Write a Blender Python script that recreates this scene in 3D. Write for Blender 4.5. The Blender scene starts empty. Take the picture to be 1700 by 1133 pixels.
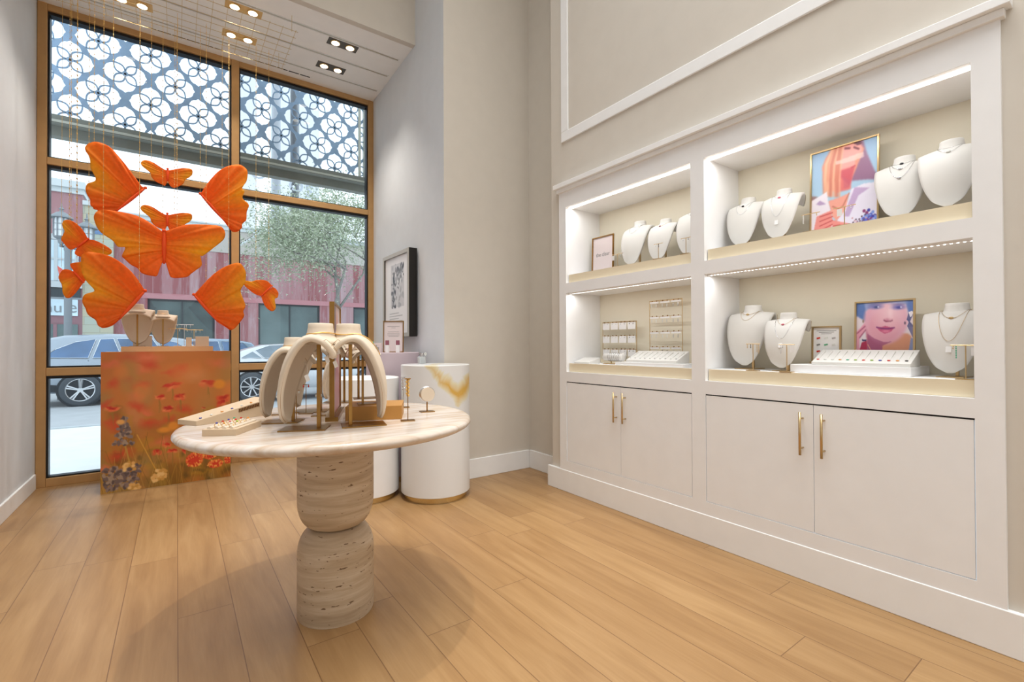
import bpy, bmesh, math, random
import numpy as np
from mathutils import Vector, Matrix
random.seed(7)
S = bpy.context.scene
C = S.collection
PI = math.pi

# ---------------------------------------------------------------- camera
FPX, CX, CY = 778.38, 850.0, 566.5
YAW, PITCH, ROLL, EYE = math.radians(35.538), math.radians(0.4868), math.radians(-0.2320), 1.27
vF = Vector((math.sin(YAW)*math.cos(PITCH), math.cos(YAW)*math.cos(PITCH), math.sin(PITCH)))
vR = Vector((math.cos(YAW), -math.sin(YAW), 0)); vU = vR.cross(vF)
_c, _s = math.cos(ROLL), math.sin(ROLL)
vR, vU = _c*vR+_s*vU, -_s*vR+_c*vU
cam = bpy.data.cameras.new('camera'); cam.sensor_width = 36; cam.lens = FPX/1700*36
cam.clip_start = 0.02; cam.clip_end = 400
camo = bpy.data.objects.new('camera', cam); C.objects.link(camo)
camo.matrix_world = Matrix(((vR.x, vU.x, -vF.x, 0), (vR.y, vU.y, -vF.y, 0), (vR.z, vU.z, -vF.z, EYE), (0, 0, 0, 1)))
S.camera = camo
def at(x, y, ax, v):
    """point of the place seen at photo position x, y on the plane axis ax = v"""
    d = vF+vR*((x-CX)/FPX)-vU*((y-CY)/FPX)
    o = Vector((0, 0, EYE)); return o+d*((v-o[ax])/d[ax])

# ---------------------------------------------------------------- colour, sky, lights
S.view_settings.view_transform = 'Standard'; S.view_settings.look = 'None'
S.view_settings.gamma = 1; S.view_settings.use_curve_mapping = False
S.view_settings.exposure = 0.0
W = bpy.data.worlds.new('overcast_sky'); S.world = W; W.use_nodes = True
W.node_tree.nodes['Background'].inputs[0].default_value = (0.80, 0.90, 1.0, 1)
W.node_tree.nodes['Background'].inputs[1].default_value = 2.0
def area(name, loc, sx, sy, power, col, rot=(0, 0, 0), spread=PI):
    l = bpy.data.lights.new(name, 'AREA'); l.shape = 'RECTANGLE'; l.size = sx; l.size_y = sy
    l.energy = power; l.color = col; l.spread = spread
    o = bpy.data.objects.new(name, l); C.objects.link(o); o.location = loc; o.rotation_euler = rot; return o
def spot(name, loc, power, col, deg, blend, r, target=None):
    l = bpy.data.lights.new(name, 'SPOT'); l.energy = power; l.color = col
    l.spot_size = math.radians(deg); l.spot_blend = blend; l.shadow_soft_size = r
    o = bpy.data.objects.new(name, l); C.objects.link(o); o.location = loc
    if target is not None:
        o.rotation_euler = (Vector(target)-Vector(loc)).to_track_quat('-Z', 'Y').to_euler()
    return o
WARM = (1.0, 0.92, 0.82); SOFT = (0.93, 0.97, 1.0)
area('ceiling_fill', (1.1, 0.7, 6.93), 3.0, 3.8, 128, SOFT, (0, 0, 0), math.radians(115))  # soft fill added at the unseen ceiling to even out the light
area('ceiling_fill', (0.9, -2.0, 6.93), 3.2, 2.4, 80, SOFT, (0, 0, 0), math.radians(115))  # second added fill, further back, no fixture modelled
area('back_fill', (0.9, -3.35, 1.5), 3.2, 2.4, 17, SOFT, (math.radians(90), 0, 0))  # added frontal fill from behind the camera, not a real lamp
spot('ceiling_downlight', (1.15, 2.16, 6.9), 400, WARM, 34, 0.6, 0.05, (.9, 2.3, 0))
spot('ceiling_downlight', (1.6, 0.9, 6.9), 150, WARM, 50, 0.9, 0.2)
spot('ceiling_downlight', (1.9, 3.0, 6.9), 90, WARM, 40, 0.9, 0.2)
spot('ceiling_downlight', (0.0, 2.6, 6.9), 90, WARM, 44, 0.9, 0.25)

# ---------------------------------------------------------------- materials
def lin(c): return tuple(((v/255)/12.92 if v/255 <= .04045 else ((v/255+.055)/1.055)**2.4) for v in c)
MATS = {}
def mat(name, rgb, rough=0.5, metal=0.0, emit=None, es=0, noise=0.0, nscale=8.0, alpha=None, coat=0, trans=0, ior=1.45, sss=0, bump=0, bscale=200):
    m = bpy.data.materials.new(name); m.use_nodes = True; MATS[name] = m
    nt = m.node_tree; b = nt.nodes['Principled BSDF']; L = nt.links
    c = lin(rgb)
    b.inputs['Base Color'].default_value = (*c, 1)
    b.inputs['Roughness'].default_value = rough; b.inputs['Metallic'].default_value = metal
    b.inputs['IOR'].default_value = ior
    if coat: b.inputs['Coat Weight'].default_value = coat; b.inputs['Coat Roughness'].default_value = 0.05
    if trans: b.inputs['Transmission Weight'].default_value = trans
    if emit: b.inputs['Emission Color'].default_value = (*lin(emit), 1); b.inputs['Emission Strength'].default_value = es
    tc = nt.nodes.new('ShaderNodeTexCoord')
    n = nt.nodes.new('ShaderNodeTexNoise'); n.inputs['Scale'].default_value = nscale; n.inputs['Detail'].default_value = 4
    L.new(tc.outputs['Object'], n.inputs['Vector'])
    r = nt.nodes.new('ShaderNodeValToRGB'); k = max(noise, 0.015)
    r.color_ramp.elements[0].position = .3; r.color_ramp.elements[1].position = .7
    r.color_ramp.elements[0].color = tuple(v*(1-k) for v in c)+(1,); r.color_ramp.elements[1].color = tuple(min(1, v*(1+k)) for v in c)+(1,)
    L.new(n.outputs['Fac'], r.inputs['Fac']); L.new(r.outputs['Color'], b.inputs['Base Color'])
    if bump:
        n2 = nt.nodes.new('ShaderNodeTexNoise'); n2.inputs['Scale'].default_value = bscale
        L.new(tc.outputs['Object'], n2.inputs['Vector'])
        bp = nt.nodes.new('ShaderNodeBump'); bp.inputs['Strength'].default_value = bump; bp.inputs['Distance'].default_value = .002
        L.new(n2.outputs['Fac'], bp.inputs['Height']); L.new(bp.outputs['Normal'], b.inputs['Normal'])
    return m
def tex(m):
    nt = m.node_tree; return nt, nt.nodes, nt.links, nt.nodes['Principled BSDF']
def nd(nt, t, **kw):
    n = nt.nodes.new(t)
    for k, v in kw.items():
        if k in ('op',): n.operation = v
        else: n.inputs[k].default_value = v
    return n
def math_n(nt, op, a, b=None):
    n = nt.nodes.new('ShaderNodeMath'); n.operation = op
    for i, v in enumerate((a, b)):
        if v is None: continue
        if isinstance(v, (int, float)): n.inputs[i].default_value = v
        else: nt.links.new(v, n.inputs[i])
    return n.outputs[0]
def ramp(nt, fac, stops):
    r = nt.nodes.new('ShaderNodeValToRGB'); e = r.color_ramp.elements
    while len(e) < len(stops): e.new(0.5)
    for el, (p, c) in zip(e, stops): el.position = p; el.color = (*lin(c), 1)
    nt.links.new(fac, r.inputs['Fac']); return r.outputs['Color']
def mix(nt, fac, a, b, mode='MIX'):
    n = nt.nodes.new('ShaderNodeMix'); n.data_type = 'RGBA'; n.blend_type = mode
    if isinstance(fac, (int, float)): n.inputs[0].default_value = fac
    else: nt.links.new(fac, n.inputs[0])
    for i, v in ((6, a), (7, b)):
        if isinstance(v, tuple): n.inputs[i].default_value = (*lin(v), 1)
        else: nt.links.new(v, n.inputs[i])
    return n.outputs[2]

mat('wall_paint', (210, 202, 190), .9, bump=.05)
mat('wall_cool', (219, 222, 225), .9, bump=.05)
mat('white_lacquer', (240, 239, 238), .45)
mat('trim_white', (241, 240, 238), .5)
mat('ceiling_white', (244, 242, 238), .85)
mat('niche_back', (232, 224, 204), .85)
mat('bronze_frame', (192, 152, 102), .42, .3, noise=.06)
mat('gasket', (12, 16, 22), .4)
mat('gold', (204, 176, 130), .32, 1.0, noise=.04)
mat('antique_gold', (158, 120, 66), .32, 1.0, noise=.08, nscale=30)
mat('champagne', (234, 220, 190), .4, .12)
mat('brass_band', (218, 198, 150), .25, 1.0, noise=.05)
mat('cream_leather', (220, 204, 183), .6, bump=.08, bscale=600)
mat('white_leather', (222, 219, 213), .55, bump=.05, bscale=600)
mat('tray_warm_lit', (206, 182, 152), .6, bump=.08, bscale=600)  # cream leather with the tan of the warm light put into its colour
mat('seam', (176, 140, 100), .7)
mat('board_tan', (214, 172, 128), .6, noise=.03)
mat('gold_board', (190, 138, 72), .5, .2, noise=.04)
mat('black_wood', (26, 22, 18), .4)
mat('champagne_wood', (190, 180, 164), .35, .5)
mat('paper', (240, 238, 236), .8)
mat('lilac', (196, 178, 184), .7, noise=.03, nscale=3)
mat('pink_card', (222, 208, 206), .7)
mat('silver', (205, 205, 208), .22, 1.0)
mat('ink', (70, 66, 64), .8)
mat('grey_ink', (150, 146, 144), .8)
mat('dark_slot', (18, 16, 15), .8)
mat('screen_metal', (146, 170, 196), .6, .1, noise=.12, nscale=5)  # blue grey metal, lightened so the colour carries the veiling glare
mat('canopy_paint', (124, 126, 118), .7, noise=.05)
mat('canopy_light', (186, 186, 174), .7)
mat('asphalt', (176, 179, 181), .95, noise=.06, nscale=2.5)
mat('sidewalk', (226, 228, 229), .95, noise=.04, nscale=3)
mat('parapet', (200, 206, 206), .8)
mat('fascia_panel', (180, 174, 166), .85, noise=.04, nscale=1)
mat('street_grey', (132, 138, 142), .6)
mat('lamp_glass', (226, 232, 234), .3)
mat('car_silver', (152, 162, 172), .25, .35, coat=.6)
mat('car_white', (204, 207, 210), .25, .1, coat=.6)
mat('car_blue', (130, 150, 170), .25, .4, coat=.6)
mat('car_glass', (70, 108, 150), .08, .0, coat=1, noise=.5, nscale=.9)
mat('car_glass_grey', (120, 138, 150), .08, .0, coat=1, noise=.4, nscale=.9)
mat('tyre', (74, 80, 86), .8)
mat('rim', (206, 208, 210), .25, .8)
mat('dark_trim', (36, 42, 48), .6)
mat('chrome', (232, 234, 236), .12, 1.0)
mat('tail_red', (206, 44, 40), .3, coat=.5)
mat('bark', (150, 146, 140), .9, noise=.2, nscale=20)
mat('shop_glass', (78, 94, 94), .3, coat=.3, noise=.6, nscale=.5)
mat('shop_dark', (52, 60, 64), .5)
mat('win_frame_red', (140, 106, 112), .7)
mat('win_light', (190, 212, 222), .15, coat=1, noise=.12, nscale=1.2)
mat('lintel_pink', (178, 124, 128), .7)
mat('stone_grey', (184, 190, 192), .8)
mat('tower_pale', (206, 209, 213), .9)
mat('tower_ink', (166, 172, 180), .9)
mat('gem_red', (206, 52, 40), .15, coat=1); mat('gem_green', (64, 168, 130), .15, coat=1)
mat('gem_blue', (58, 70, 160), .15, coat=1); mat('gem_pink', (222, 120, 140), .15, coat=1)
mat('gem_black', (24, 24, 26), .15, coat=1); mat('gem_lime', (150, 186, 60), .15, coat=1)
mat('gem_clear', (226, 226, 220), .1, coat=1)
mat('amber_gem', (222, 150, 70), .15, coat=1)
mat('brown_tray', (104, 66, 36), .7)
mat('wire_gold', (214, 190, 140), .35, .8)
mat('chain_gold', (232, 190, 110), .35, .6)
mat('thread', (240, 238, 232), .6)
mat('cup_plum', (150, 90, 104), .5)
m = mat('spot_lens', (255, 240, 215), .5, emit=(255, 232, 196), es=9)
m = mat('spot_can', (214, 176, 112), .5)
m = mat('led_strip', (255, 252, 246), .5, emit=(255, 250, 242), es=3.2)
m = mat('led_dot', (255, 252, 246), .5, emit=(255, 250, 242), es=4.5)
mat('can_dark', (92, 84, 74), .5, .3)

def glass_mat():
    m = bpy.data.materials.new('window_glass'); m.use_nodes = True; MATS['window_glass'] = m
    nt = m.node_tree; nt.nodes.clear()
    o = nt.nodes.new('ShaderNodeOutputMaterial'); t = nt.nodes.new('ShaderNodeBsdfTransparent'); t.inputs[0].default_value = (.95, .975, .98, 1)
    g = nt.nodes.new('ShaderNodeBsdfGlossy'); g.inputs['Roughness'].default_value = .02
    mx = nt.nodes.new('ShaderNodeMixShader'); fr = nt.nodes.new('ShaderNodeFresnel'); fr.inputs['IOR'].default_value = 1.3
    nt.links.new(fr.outputs[0], mx.inputs[0]); nt.links.new(t.outputs[0], mx.inputs[1]); nt.links.new(g.outputs[0], mx.inputs[2])
    nt.links.new(mx.outputs[0], o.inputs[0])
glass_mat()
def clear_mat():
    m = mat('clear_glass', (226, 232, 234), .05, trans=.45, ior=1.4, coat=1)
clear_mat()

def floor_mat():
    m = mat('oak_planks', (206, 170, 130), .42, bump=0); nt, N, L, b = tex(m)
    tc = N.new('ShaderNodeTexCoord'); sp = N.new('ShaderNodeSeparateXYZ'); L.new(tc.outputs['Object'], sp.inputs[0])
    xs = math_n(nt, 'DIVIDE', math_n(nt, 'SUBTRACT', sp.outputs[0], .005), .2215)
    col = math_n(nt, 'FLOOR', xs); fx = math_n(nt, 'FRACT', xs)
    wn = N.new('ShaderNodeTexWhiteNoise'); wn.noise_dimensions = '1D'; L.new(col, wn.inputs['W'])
    ys = math_n(nt, 'DIVIDE', math_n(nt, 'ADD', sp.outputs[1], math_n(nt, 'MULTIPLY', wn.outputs['Value'], 1.9)), 1.9)
    row = math_n(nt, 'FLOOR', ys); fy = math_n(nt, 'FRACT', ys)
    gx = math_n(nt, 'LESS_THAN', math_n(nt, 'MINIMUM', fx, math_n(nt, 'SUBTRACT', 1.0, fx)), .0085)
    gy = math_n(nt, 'LESS_THAN', math_n(nt, 'MINIMUM', fy, math_n(nt, 'SUBTRACT', 1.0, fy)), .0010)
    gap = math_n(nt, 'MAXIMUM', gx, gy)
    wn2 = N.new('ShaderNodeTexWhiteNoise'); wn2.noise_dimensions = '2D'
    cb = N.new('ShaderNodeCombineXYZ'); L.new(col, cb.inputs[0]); L.new(row, cb.inputs[1]); L.new(cb.outputs[0], wn2.inputs['Vector'])
    mp = N.new('ShaderNodeMapping'); mp.inputs['Scale'].default_value = (9, .9, 1)
    va = N.new('ShaderNodeVectorMath'); va.operation = 'ADD'
    vs = N.new('ShaderNodeVectorMath'); vs.operation = 'SCALE'; vs.inputs['Scale'].default_value = 17
    L.new(wn2.outputs['Color'], vs.inputs[0]); L.new(tc.outputs['Object'], va.inputs[0]); L.new(vs.outputs[0], va.inputs[1])
    L.new(va.outputs[0], mp.inputs['Vector'])
    n1 = nd(nt, 'ShaderNodeTexNoise', Scale=1.5, Detail=6.0, Roughness=.5, Distortion=.6); L.new(mp.outputs[0], n1.inputs['Vector'])
    base = ramp(nt, n1.outputs['Fac'], [(0.28, (158, 122, 80)), (.5, (171, 135, 91)), (.74, (182, 147, 103))])
    mp2 = N.new('ShaderNodeMapping'); mp2.inputs['Scale'].default_value = (60, 3, 1); L.new(va.outputs[0], mp2.inputs['Vector'])
    n2 = nd(nt, 'ShaderNodeTexNoise', Scale=2.2, Detail=3.0); L.new(mp2.outputs[0], n2.inputs['Vector'])
    fine = ramp(nt, n2.outputs['Fac'], [(.3, (247, 245, 242)), (.7, (255, 255, 255))])
    c1 = mix(nt, 1.0, base, fine, 'MULTIPLY')
    tint = ramp(nt, wn2.outputs['Value'], [(0, (238, 232, 226)), (1, (255, 254, 252))])
    c2 = mix(nt, 1.0, c1, tint, 'MULTIPLY')
    c3 = mix(nt, gap, c2, (124, 90, 58))
    L.new(c3, b.inputs['Base Color']); b.inputs['Roughness'].default_value = .4
floor_mat()
def travertine(name, dark, mid, light, vert=True, sc=1.0):
    m = mat(name, mid, .45); nt, N, L, b = tex(m)
    tc = N.new('ShaderNodeTexCoord')
    mp = N.new('ShaderNodeMapping'); mp.inputs['Scale'].default_value = (2.0*sc, 2.0*sc, 26*sc) if vert else (3*sc, 22*sc, 3*sc)
    if not vert: mp.inputs['Rotation'].default_value = (0, 0, math.radians(-25))
    L.new(tc.outputs['Object'], mp.inputs['Vector'])
    n1 = nd(nt, 'ShaderNodeTexNoise', Scale=1.0, Detail=7.0, Roughness=.6, Distortion=.5); L.new(mp.outputs[0], n1.inputs['Vector'])
    base = ramp(nt, n1.outputs['Fac'], [(.3, dark), (.5, mid), (.68, light)])
    if vert:
        mp3 = N.new('ShaderNodeMapping'); mp3.inputs['Scale'].default_value = (30, 30, 95); L.new(tc.outputs['Object'], mp3.inputs['Vector'])
        n3 = nd(nt, 'ShaderNodeTexNoise', Scale=1.0, Detail=2.0); L.new(mp3.outputs[0], n3.inputs['Vector'])
        n4 = nd(nt, 'ShaderNodeTexNoise', Scale=4.0, Detail=2.0); L.new(mp.outputs[0], n4.inputs['Vector'])
        pit = math_n(nt, 'GREATER_THAN', math_n(nt, 'ADD', n3.outputs['Fac'], math_n(nt, 'MULTIPLY', n4.outputs['Fac'], .5)), .955)
        base = mix(nt, pit, base, (112, 88, 66))
        bp = N.new('ShaderNodeBump'); bp.inputs['Strength'].default_value = .6; bp.inputs['Distance'].default_value = .004; bp.invert = True
        L.new(pit, bp.inputs['Height']); L.new(bp.outputs[0], b.inputs['Normal'])
    L.new(base, b.inputs['Base Color'])
travertine('travertine', (170, 148, 122), (194, 174, 148), (214, 199, 178))
travertine('marble_top', (190, 164, 138), (212, 198, 184), (222, 212, 204), False)
MATS['marble_top'].node_tree.nodes['Principled BSDF'].inputs['Roughness'].default_value = .16
def wood_siding():
    m = mat('red_siding', (176, 120, 128), .85); nt, N, L, b = tex(m)
    tc = N.new('ShaderNodeTexCoord'); sp = N.new('ShaderNodeSeparateXYZ'); L.new(tc.outputs['Object'], sp.inputs[0])
    xs = math_n(nt, 'DIVIDE', sp.outputs[0], .31); col = math_n(nt, 'FLOOR', xs); fx = math_n(nt, 'FRACT', xs)
    wn = N.new('ShaderNodeTexWhiteNoise'); wn.noise_dimensions = '1D'; L.new(col, wn.inputs['W'])
    base = ramp(nt, wn.outputs['Value'], [(0, (142, 86, 88)), (.4, (158, 108, 111)), (.75, (166, 130, 132)), (1, (174, 150, 152))])
    mp = N.new('ShaderNodeMapping'); mp.inputs['Scale'].default_value = (9, 1, 1.0); L.new(tc.outputs['Object'], mp.inputs['Vector'])
    n = nd(nt, 'ShaderNodeTexNoise', Scale=1.5, Detail=6.0); L.new(mp.outputs[0], n.inputs['Vector'])
    wear = ramp(nt, n.outputs['Fac'], [(.5, (0, 0, 0)), (.68, (140, 140, 140))])
    c = mix(nt, wear, base, (186, 178, 182))
    gap = math_n(nt, 'LESS_THAN', fx, .09); c = mix(nt, gap, c, (160, 122, 124))
    L.new(c, b.inputs['Base Color'])
wood_siding()
def stone_wall():
    m = mat('pale_stone', (206, 206, 186), .9); nt, N, L, b = tex(m)
    tc = N.new('ShaderNodeTexCoord'); mp = N.new('ShaderNodeMapping'); mp.inputs['Rotation'].default_value = (math.radians(90), 0, 0)
    L.new(tc.outputs['Object'], mp.inputs['Vector'])
    br = N.new('ShaderNodeTexBrick'); br.inputs['Scale'].default_value = 1.0; br.inputs['Mortar Size'].default_value = .012
    br.inputs['Brick Width'].default_value = .9; br.inputs['Row Height'].default_value = .3
    br.inputs['Color1'].default_value = (*lin((184, 176, 150)), 1); br.inputs['Color2'].default_value = (*lin((170, 178, 166)), 1)
    br.inputs['Mortar'].default_value = (*lin((160, 158, 142)), 1)
    L.new(mp.outputs[0], br.inputs['Vector']); L.new(br.outputs['Color'], b.inputs['Base Color'])
stone_wall()
def petal_mat():
    m = mat('butterfly_paper', (240, 110, 20), .75); nt, N, L, b = tex(m)
    at_ = N.new('ShaderNodeAttribute'); at_.attribute_name = 'Col'
    n = nd(nt, 'ShaderNodeTexNoise', Scale=40.0, Detail=4.0); tc = N.new('ShaderNodeTexCoord'); L.new(tc.outputs['Object'], n.inputs['Vector'])
    c = mix(nt, 1.0, at_.outputs['Color'], ramp(nt, n.outputs['Fac'], [(.3, (238, 238, 238)), (.7, (255, 255, 255))]), 'MULTIPLY')
    # thin paper passes some light
    tr = N.new('ShaderNodeBsdfTranslucent'); L.new(c, tr.inputs['Color']); L.new(c, b.inputs['Base Color'])
    mx = N.new('ShaderNodeMixShader'); mx.inputs[0].default_value = .5
    L.new(b.outputs[0], mx.inputs[1]); L.new(tr.outputs[0], mx.inputs[2]); L.new(mx.outputs[0], N['Material Output'].inputs[0])
petal_mat()
mat('butterfly_body', (236, 84, 28), .8); mat('pink_paper', (244, 150, 150), .8)
def print_mat():
    m = mat('print', (200, 200, 200), .35); nt, N, L, b = tex(m)
    a = N.new('ShaderNodeAttribute'); a.attribute_name = 'Col'; L.new(a.outputs['Color'], b.inputs['Base Color'])
print_mat()
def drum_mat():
    m = mat('drum_reflection_paint', (226, 226, 225), .3, coat=.2)
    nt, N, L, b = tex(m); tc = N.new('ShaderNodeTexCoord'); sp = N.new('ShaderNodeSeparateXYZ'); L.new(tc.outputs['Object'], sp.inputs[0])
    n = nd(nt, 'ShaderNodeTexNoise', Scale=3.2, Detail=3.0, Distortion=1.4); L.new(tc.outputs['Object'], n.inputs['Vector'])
    # ochre reflection painted into the colour at the drum's upper right
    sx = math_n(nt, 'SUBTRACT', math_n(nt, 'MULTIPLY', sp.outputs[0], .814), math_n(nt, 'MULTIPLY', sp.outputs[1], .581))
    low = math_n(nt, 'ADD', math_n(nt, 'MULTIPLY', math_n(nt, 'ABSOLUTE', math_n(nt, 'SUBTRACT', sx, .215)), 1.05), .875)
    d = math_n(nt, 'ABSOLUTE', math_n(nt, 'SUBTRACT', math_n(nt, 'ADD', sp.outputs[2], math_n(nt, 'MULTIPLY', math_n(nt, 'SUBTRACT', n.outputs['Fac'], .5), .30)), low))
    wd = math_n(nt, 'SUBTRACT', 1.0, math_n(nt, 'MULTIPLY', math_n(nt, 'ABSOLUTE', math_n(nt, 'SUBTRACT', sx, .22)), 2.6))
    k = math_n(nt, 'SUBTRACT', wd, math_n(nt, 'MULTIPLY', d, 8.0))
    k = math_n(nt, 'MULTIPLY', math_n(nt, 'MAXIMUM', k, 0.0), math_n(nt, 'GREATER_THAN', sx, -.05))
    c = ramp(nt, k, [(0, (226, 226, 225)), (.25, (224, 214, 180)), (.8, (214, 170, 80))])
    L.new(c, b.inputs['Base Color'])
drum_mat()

# ---------------------------------------------------------------- mesh helpers
class MB:
    def __init__(s): s.v = []; s.f = []; s.mi = []; s.cur = 0; s.cols = None
    def add(s, vs, fs):
        o = len(s.v); s.v += [tuple(p) for p in vs]; s.f += [tuple(o+i for i in f) for f in fs]; s.mi += [s.cur]*len(fs); return s
    def box(s, x0, x1, y0, y1, z0, z1):
        vs = [(x, y, z) for z in (z0, z1) for y in (y0, y1) for x in (x0, x1)]
        return s.add(vs, [(0, 2, 3, 1), (4, 5, 7, 6), (0, 1, 5, 4), (2, 6, 7, 3), (0, 4, 6, 2), (1, 3, 7, 5)])
    def obox(s, c, ax, ay, az, hx, hy, hz):
        c, ax, ay, az = Vector(c), Vector(ax).normalized(), Vector(ay).normalized(), Vector(az).normalized()
        vs = [c+ax*(hx*i)+ay*(hy*j)+az*(hz*k) for k in (-1, 1) for j in (-1, 1) for i in (-1, 1)]
        return s.add(vs, [(0, 2, 3, 1), (4, 5, 7, 6), (0, 1, 5, 4), (2, 6, 7, 3), (0, 4, 6, 2), (1, 3, 7, 5)])
    def bar(s, p, q, r, n=4, r2=None, caps=True):
        p, q = Vector(p), Vector(q); d = (q-p).normalized(); u = d.orthogonal().normalized()
        if abs(d.z) < .9: u = d.cross(Vector((0, 0, 1))).normalized()
        w = d.cross(u); r2 = r if r2 is None else r2; vs = []
        for c, rr in ((p, r), (q, r2)):
            for i in range(n):
                a = 2*PI*(i+.5)/n; vs.append(c+u*(rr*math.cos(a))+w*(rr*math.sin(a)))
        fs = [(i, (i+1) % n, n+(i+1) % n, n+i) for i in range(n)]
        if caps: fs += [tuple(range(n-1, -1, -1)), tuple(range(n, 2*n))]
        return s.add(vs, fs)
    def tube(s, pts, r, n=6, closed=False):
        pts = [Vector(p) for p in pts]; N = len(pts); vs = []; u = None
        for i, p in enumerate(pts):
            a = pts[i-1] if (i or closed) else p; b = pts[(i+1) % N] if (i < N-1 or closed) else p
            d = (b-a).normalized()
            if u is None: u = d.orthogonal().normalized()
            u = (u-d*u.dot(d)).normalized(); w = d.cross(u)
            rr = r(i/(N-1)) if callable(r) else r
            vs += [p+u*(rr*math.cos(2*PI*k/n))+w*(rr*math.sin(2*PI*k/n)) for k in range(n)]
        fs = [(i*n+k, i*n+(k+1) % n, ((i+1) % N)*n+(k+1) % n, ((i+1) % N)*n+k) for i in range(N if closed else N-1) for k in range(n)]
        if not closed: fs += [tuple(range(n-1, -1, -1)), tuple(range((N-1)*n, N*n))]
        return s.add(vs, fs)
    def lathe(s, c, prof, n=48, sx=1, sy=1):
        c = Vector(c); vs = []
        for r, z in prof: vs += [c+Vector((r*sx*math.cos(2*PI*k/n), r*sy*math.sin(2*PI*k/n), z)) for k in range(n)]
        fs = [(i*n+k, i*n+(k+1) % n, (i+1)*n+(k+1) % n, (i+1)*n+k) for i in range(len(prof)-1) for k in range(n)]
        fs += [tuple(range(n-1, -1, -1)), tuple(range((len(prof)-1)*n, len(prof)*n))]
        return s.add(vs, fs)
    def ball(s, c, rx, ry=None, rz=None, n=10, m=7):
        ry = rx if ry is None else ry; rz = rx if rz is None else rz
        prof = [(max(1e-4, math.sin(PI*i/m)), -math.cos(PI*i/m)) for i in range(m+1)]
        c = Vector(c); vs = []
        for r, z in prof: vs += [c+Vector((rx*r*math.cos(2*PI*k/n), ry*r*math.sin(2*PI*k/n), rz*z)) for k in range(n)]
        return s.add(vs, [(i*n+k, i*n+(k+1) % n, (i+1)*n+(k+1) % n, (i+1)*n+k) for i in range(m) for k in range(n)])
    def ring(s, c, R, r, axis=(0, 0, 1), n=24, m=6, sx=1):
        c = Vector(c); a = Vector(axis).normalized(); u = a.orthogonal().normalized(); w = a.cross(u)
        return s.tube([c+u*(R*math.cos(2*PI*k/n))+w*(R*sx*math.sin(2*PI*k/n)) for k in range(n)], r, m, True)
    def prism(s, poly, f0, f1):
        """poly of 2-D points; f0, f1 map a point to the two faces"""
        n = len(poly); vs = [f0(*p) for p in poly]+[f1(*p) for p in poly]
        return s.add(vs, [tuple(range(n)), tuple(range(2*n-1, n-1, -1))]+[(i, n+i, n+(i+1) % n, (i+1) % n) for i in range(n)])
    def grid(s, P, close=False):
        """P: rows of points"""
        m = len(P[0]); vs = [p for row in P for p in row]
        return s.add(vs, [(i*m+k, i*m+k+1, (i+1)*m+k+1, (i+1)*m+k) for i in range(len(P)-1) for k in range(m-1)])
    def build(s, name, mats, parent=None, off=None, smooth=False, bevel=0, solid=0, sub=0, offs=-1):
        me = bpy.data.meshes.new(name); o0 = Vector(off) if off is not None else Vector((0, 0, 0))
        me.from_pydata([tuple(Vector(p)-o0) for p in s.v], [], s.f)
        for mm in (mats if isinstance(mats, (list, tuple)) else [mats]): me.materials.append(MATS[mm] if isinstance(mm, str) else mm)
        if isinstance(mats, (list, tuple)): me.polygons.foreach_set('material_index', s.mi)
        if smooth: me.polygons.foreach_set('use_smooth', [True]*len(me.polygons))
        if s.cols is not None:
            a = me.color_attributes.new('Col', 'FLOAT_COLOR', 'POINT'); a.data.foreach_set('color', np.asarray(s.cols, dtype=np.float32).ravel())
        bm = bmesh.new(); bm.from_mesh(me); bmesh.ops.recalc_face_normals(bm, faces=bm.faces); bm.to_mesh(me); bm.free()
        o = bpy.data.objects.new(name, me); C.objects.link(o)
        if parent is not None: o.parent = parent
        elif off is not None: o.location = o0
        if solid: q = o.modifiers.new('thick', 'SOLIDIFY'); q.thickness = solid; q.offset = offs
        if bevel: q = o.modifiers.new('bevel', 'BEVEL'); q.width = bevel; q.segments = 2; q.limit_method = 'ANGLE'
        if sub: q = o.modifiers.new('sub', 'SUBSURF'); q.levels = sub; q.render_levels = sub
        if smooth == 'auto':
            pass
        return o
def tag(o, label=None, cat=None, group=None, kind=None):
    if label: o['label'] = label
    if cat: o['category'] = cat
    if group: o['group'] = group
    if kind: o['kind'] = kind
    return o
def thing(name, label, cat, loc=(0, 0, 0), rz=0, group=None):
    o = bpy.data.objects.new(name, None); C.objects.link(o); o.empty_display_size = .1
    o.location = loc; o.rotation_euler = (0, 0, rz); return tag(o, label, cat, group)
def struct(name, mb, m, **kw):
    return tag(mb.build(name, m, **kw), kind='structure')
def text_mb(txt, size, depth, f):
    """letters as thin solid geometry, f maps (x, y, z) to the place"""
    cu = bpy.data.curves.new('t', 'FONT'); cu.body = txt; cu.size = size; cu.extrude = depth/2; cu.resolution_u = 3
    ob = bpy.data.objects.new('t', cu); C.objects.link(ob); dg = bpy.context.evaluated_depsgraph_get()
    me = bpy.data.meshes.new_from_object(ob.evaluated_get(dg))
    mb = MB().add([f(*v.co) for v in me.vertices], [tuple(p.vertices) for p in me.polygons])
    bpy.data.objects.remove(ob); bpy.data.curves.remove(cu); bpy.data.meshes.remove(me); return mb
def copy_tree(o, parent=None):
    c = o.copy(); C.objects.link(c)
    if parent: c.parent = parent
    for ch in list(o.children): copy_tree(ch, c)
    return c

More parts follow.
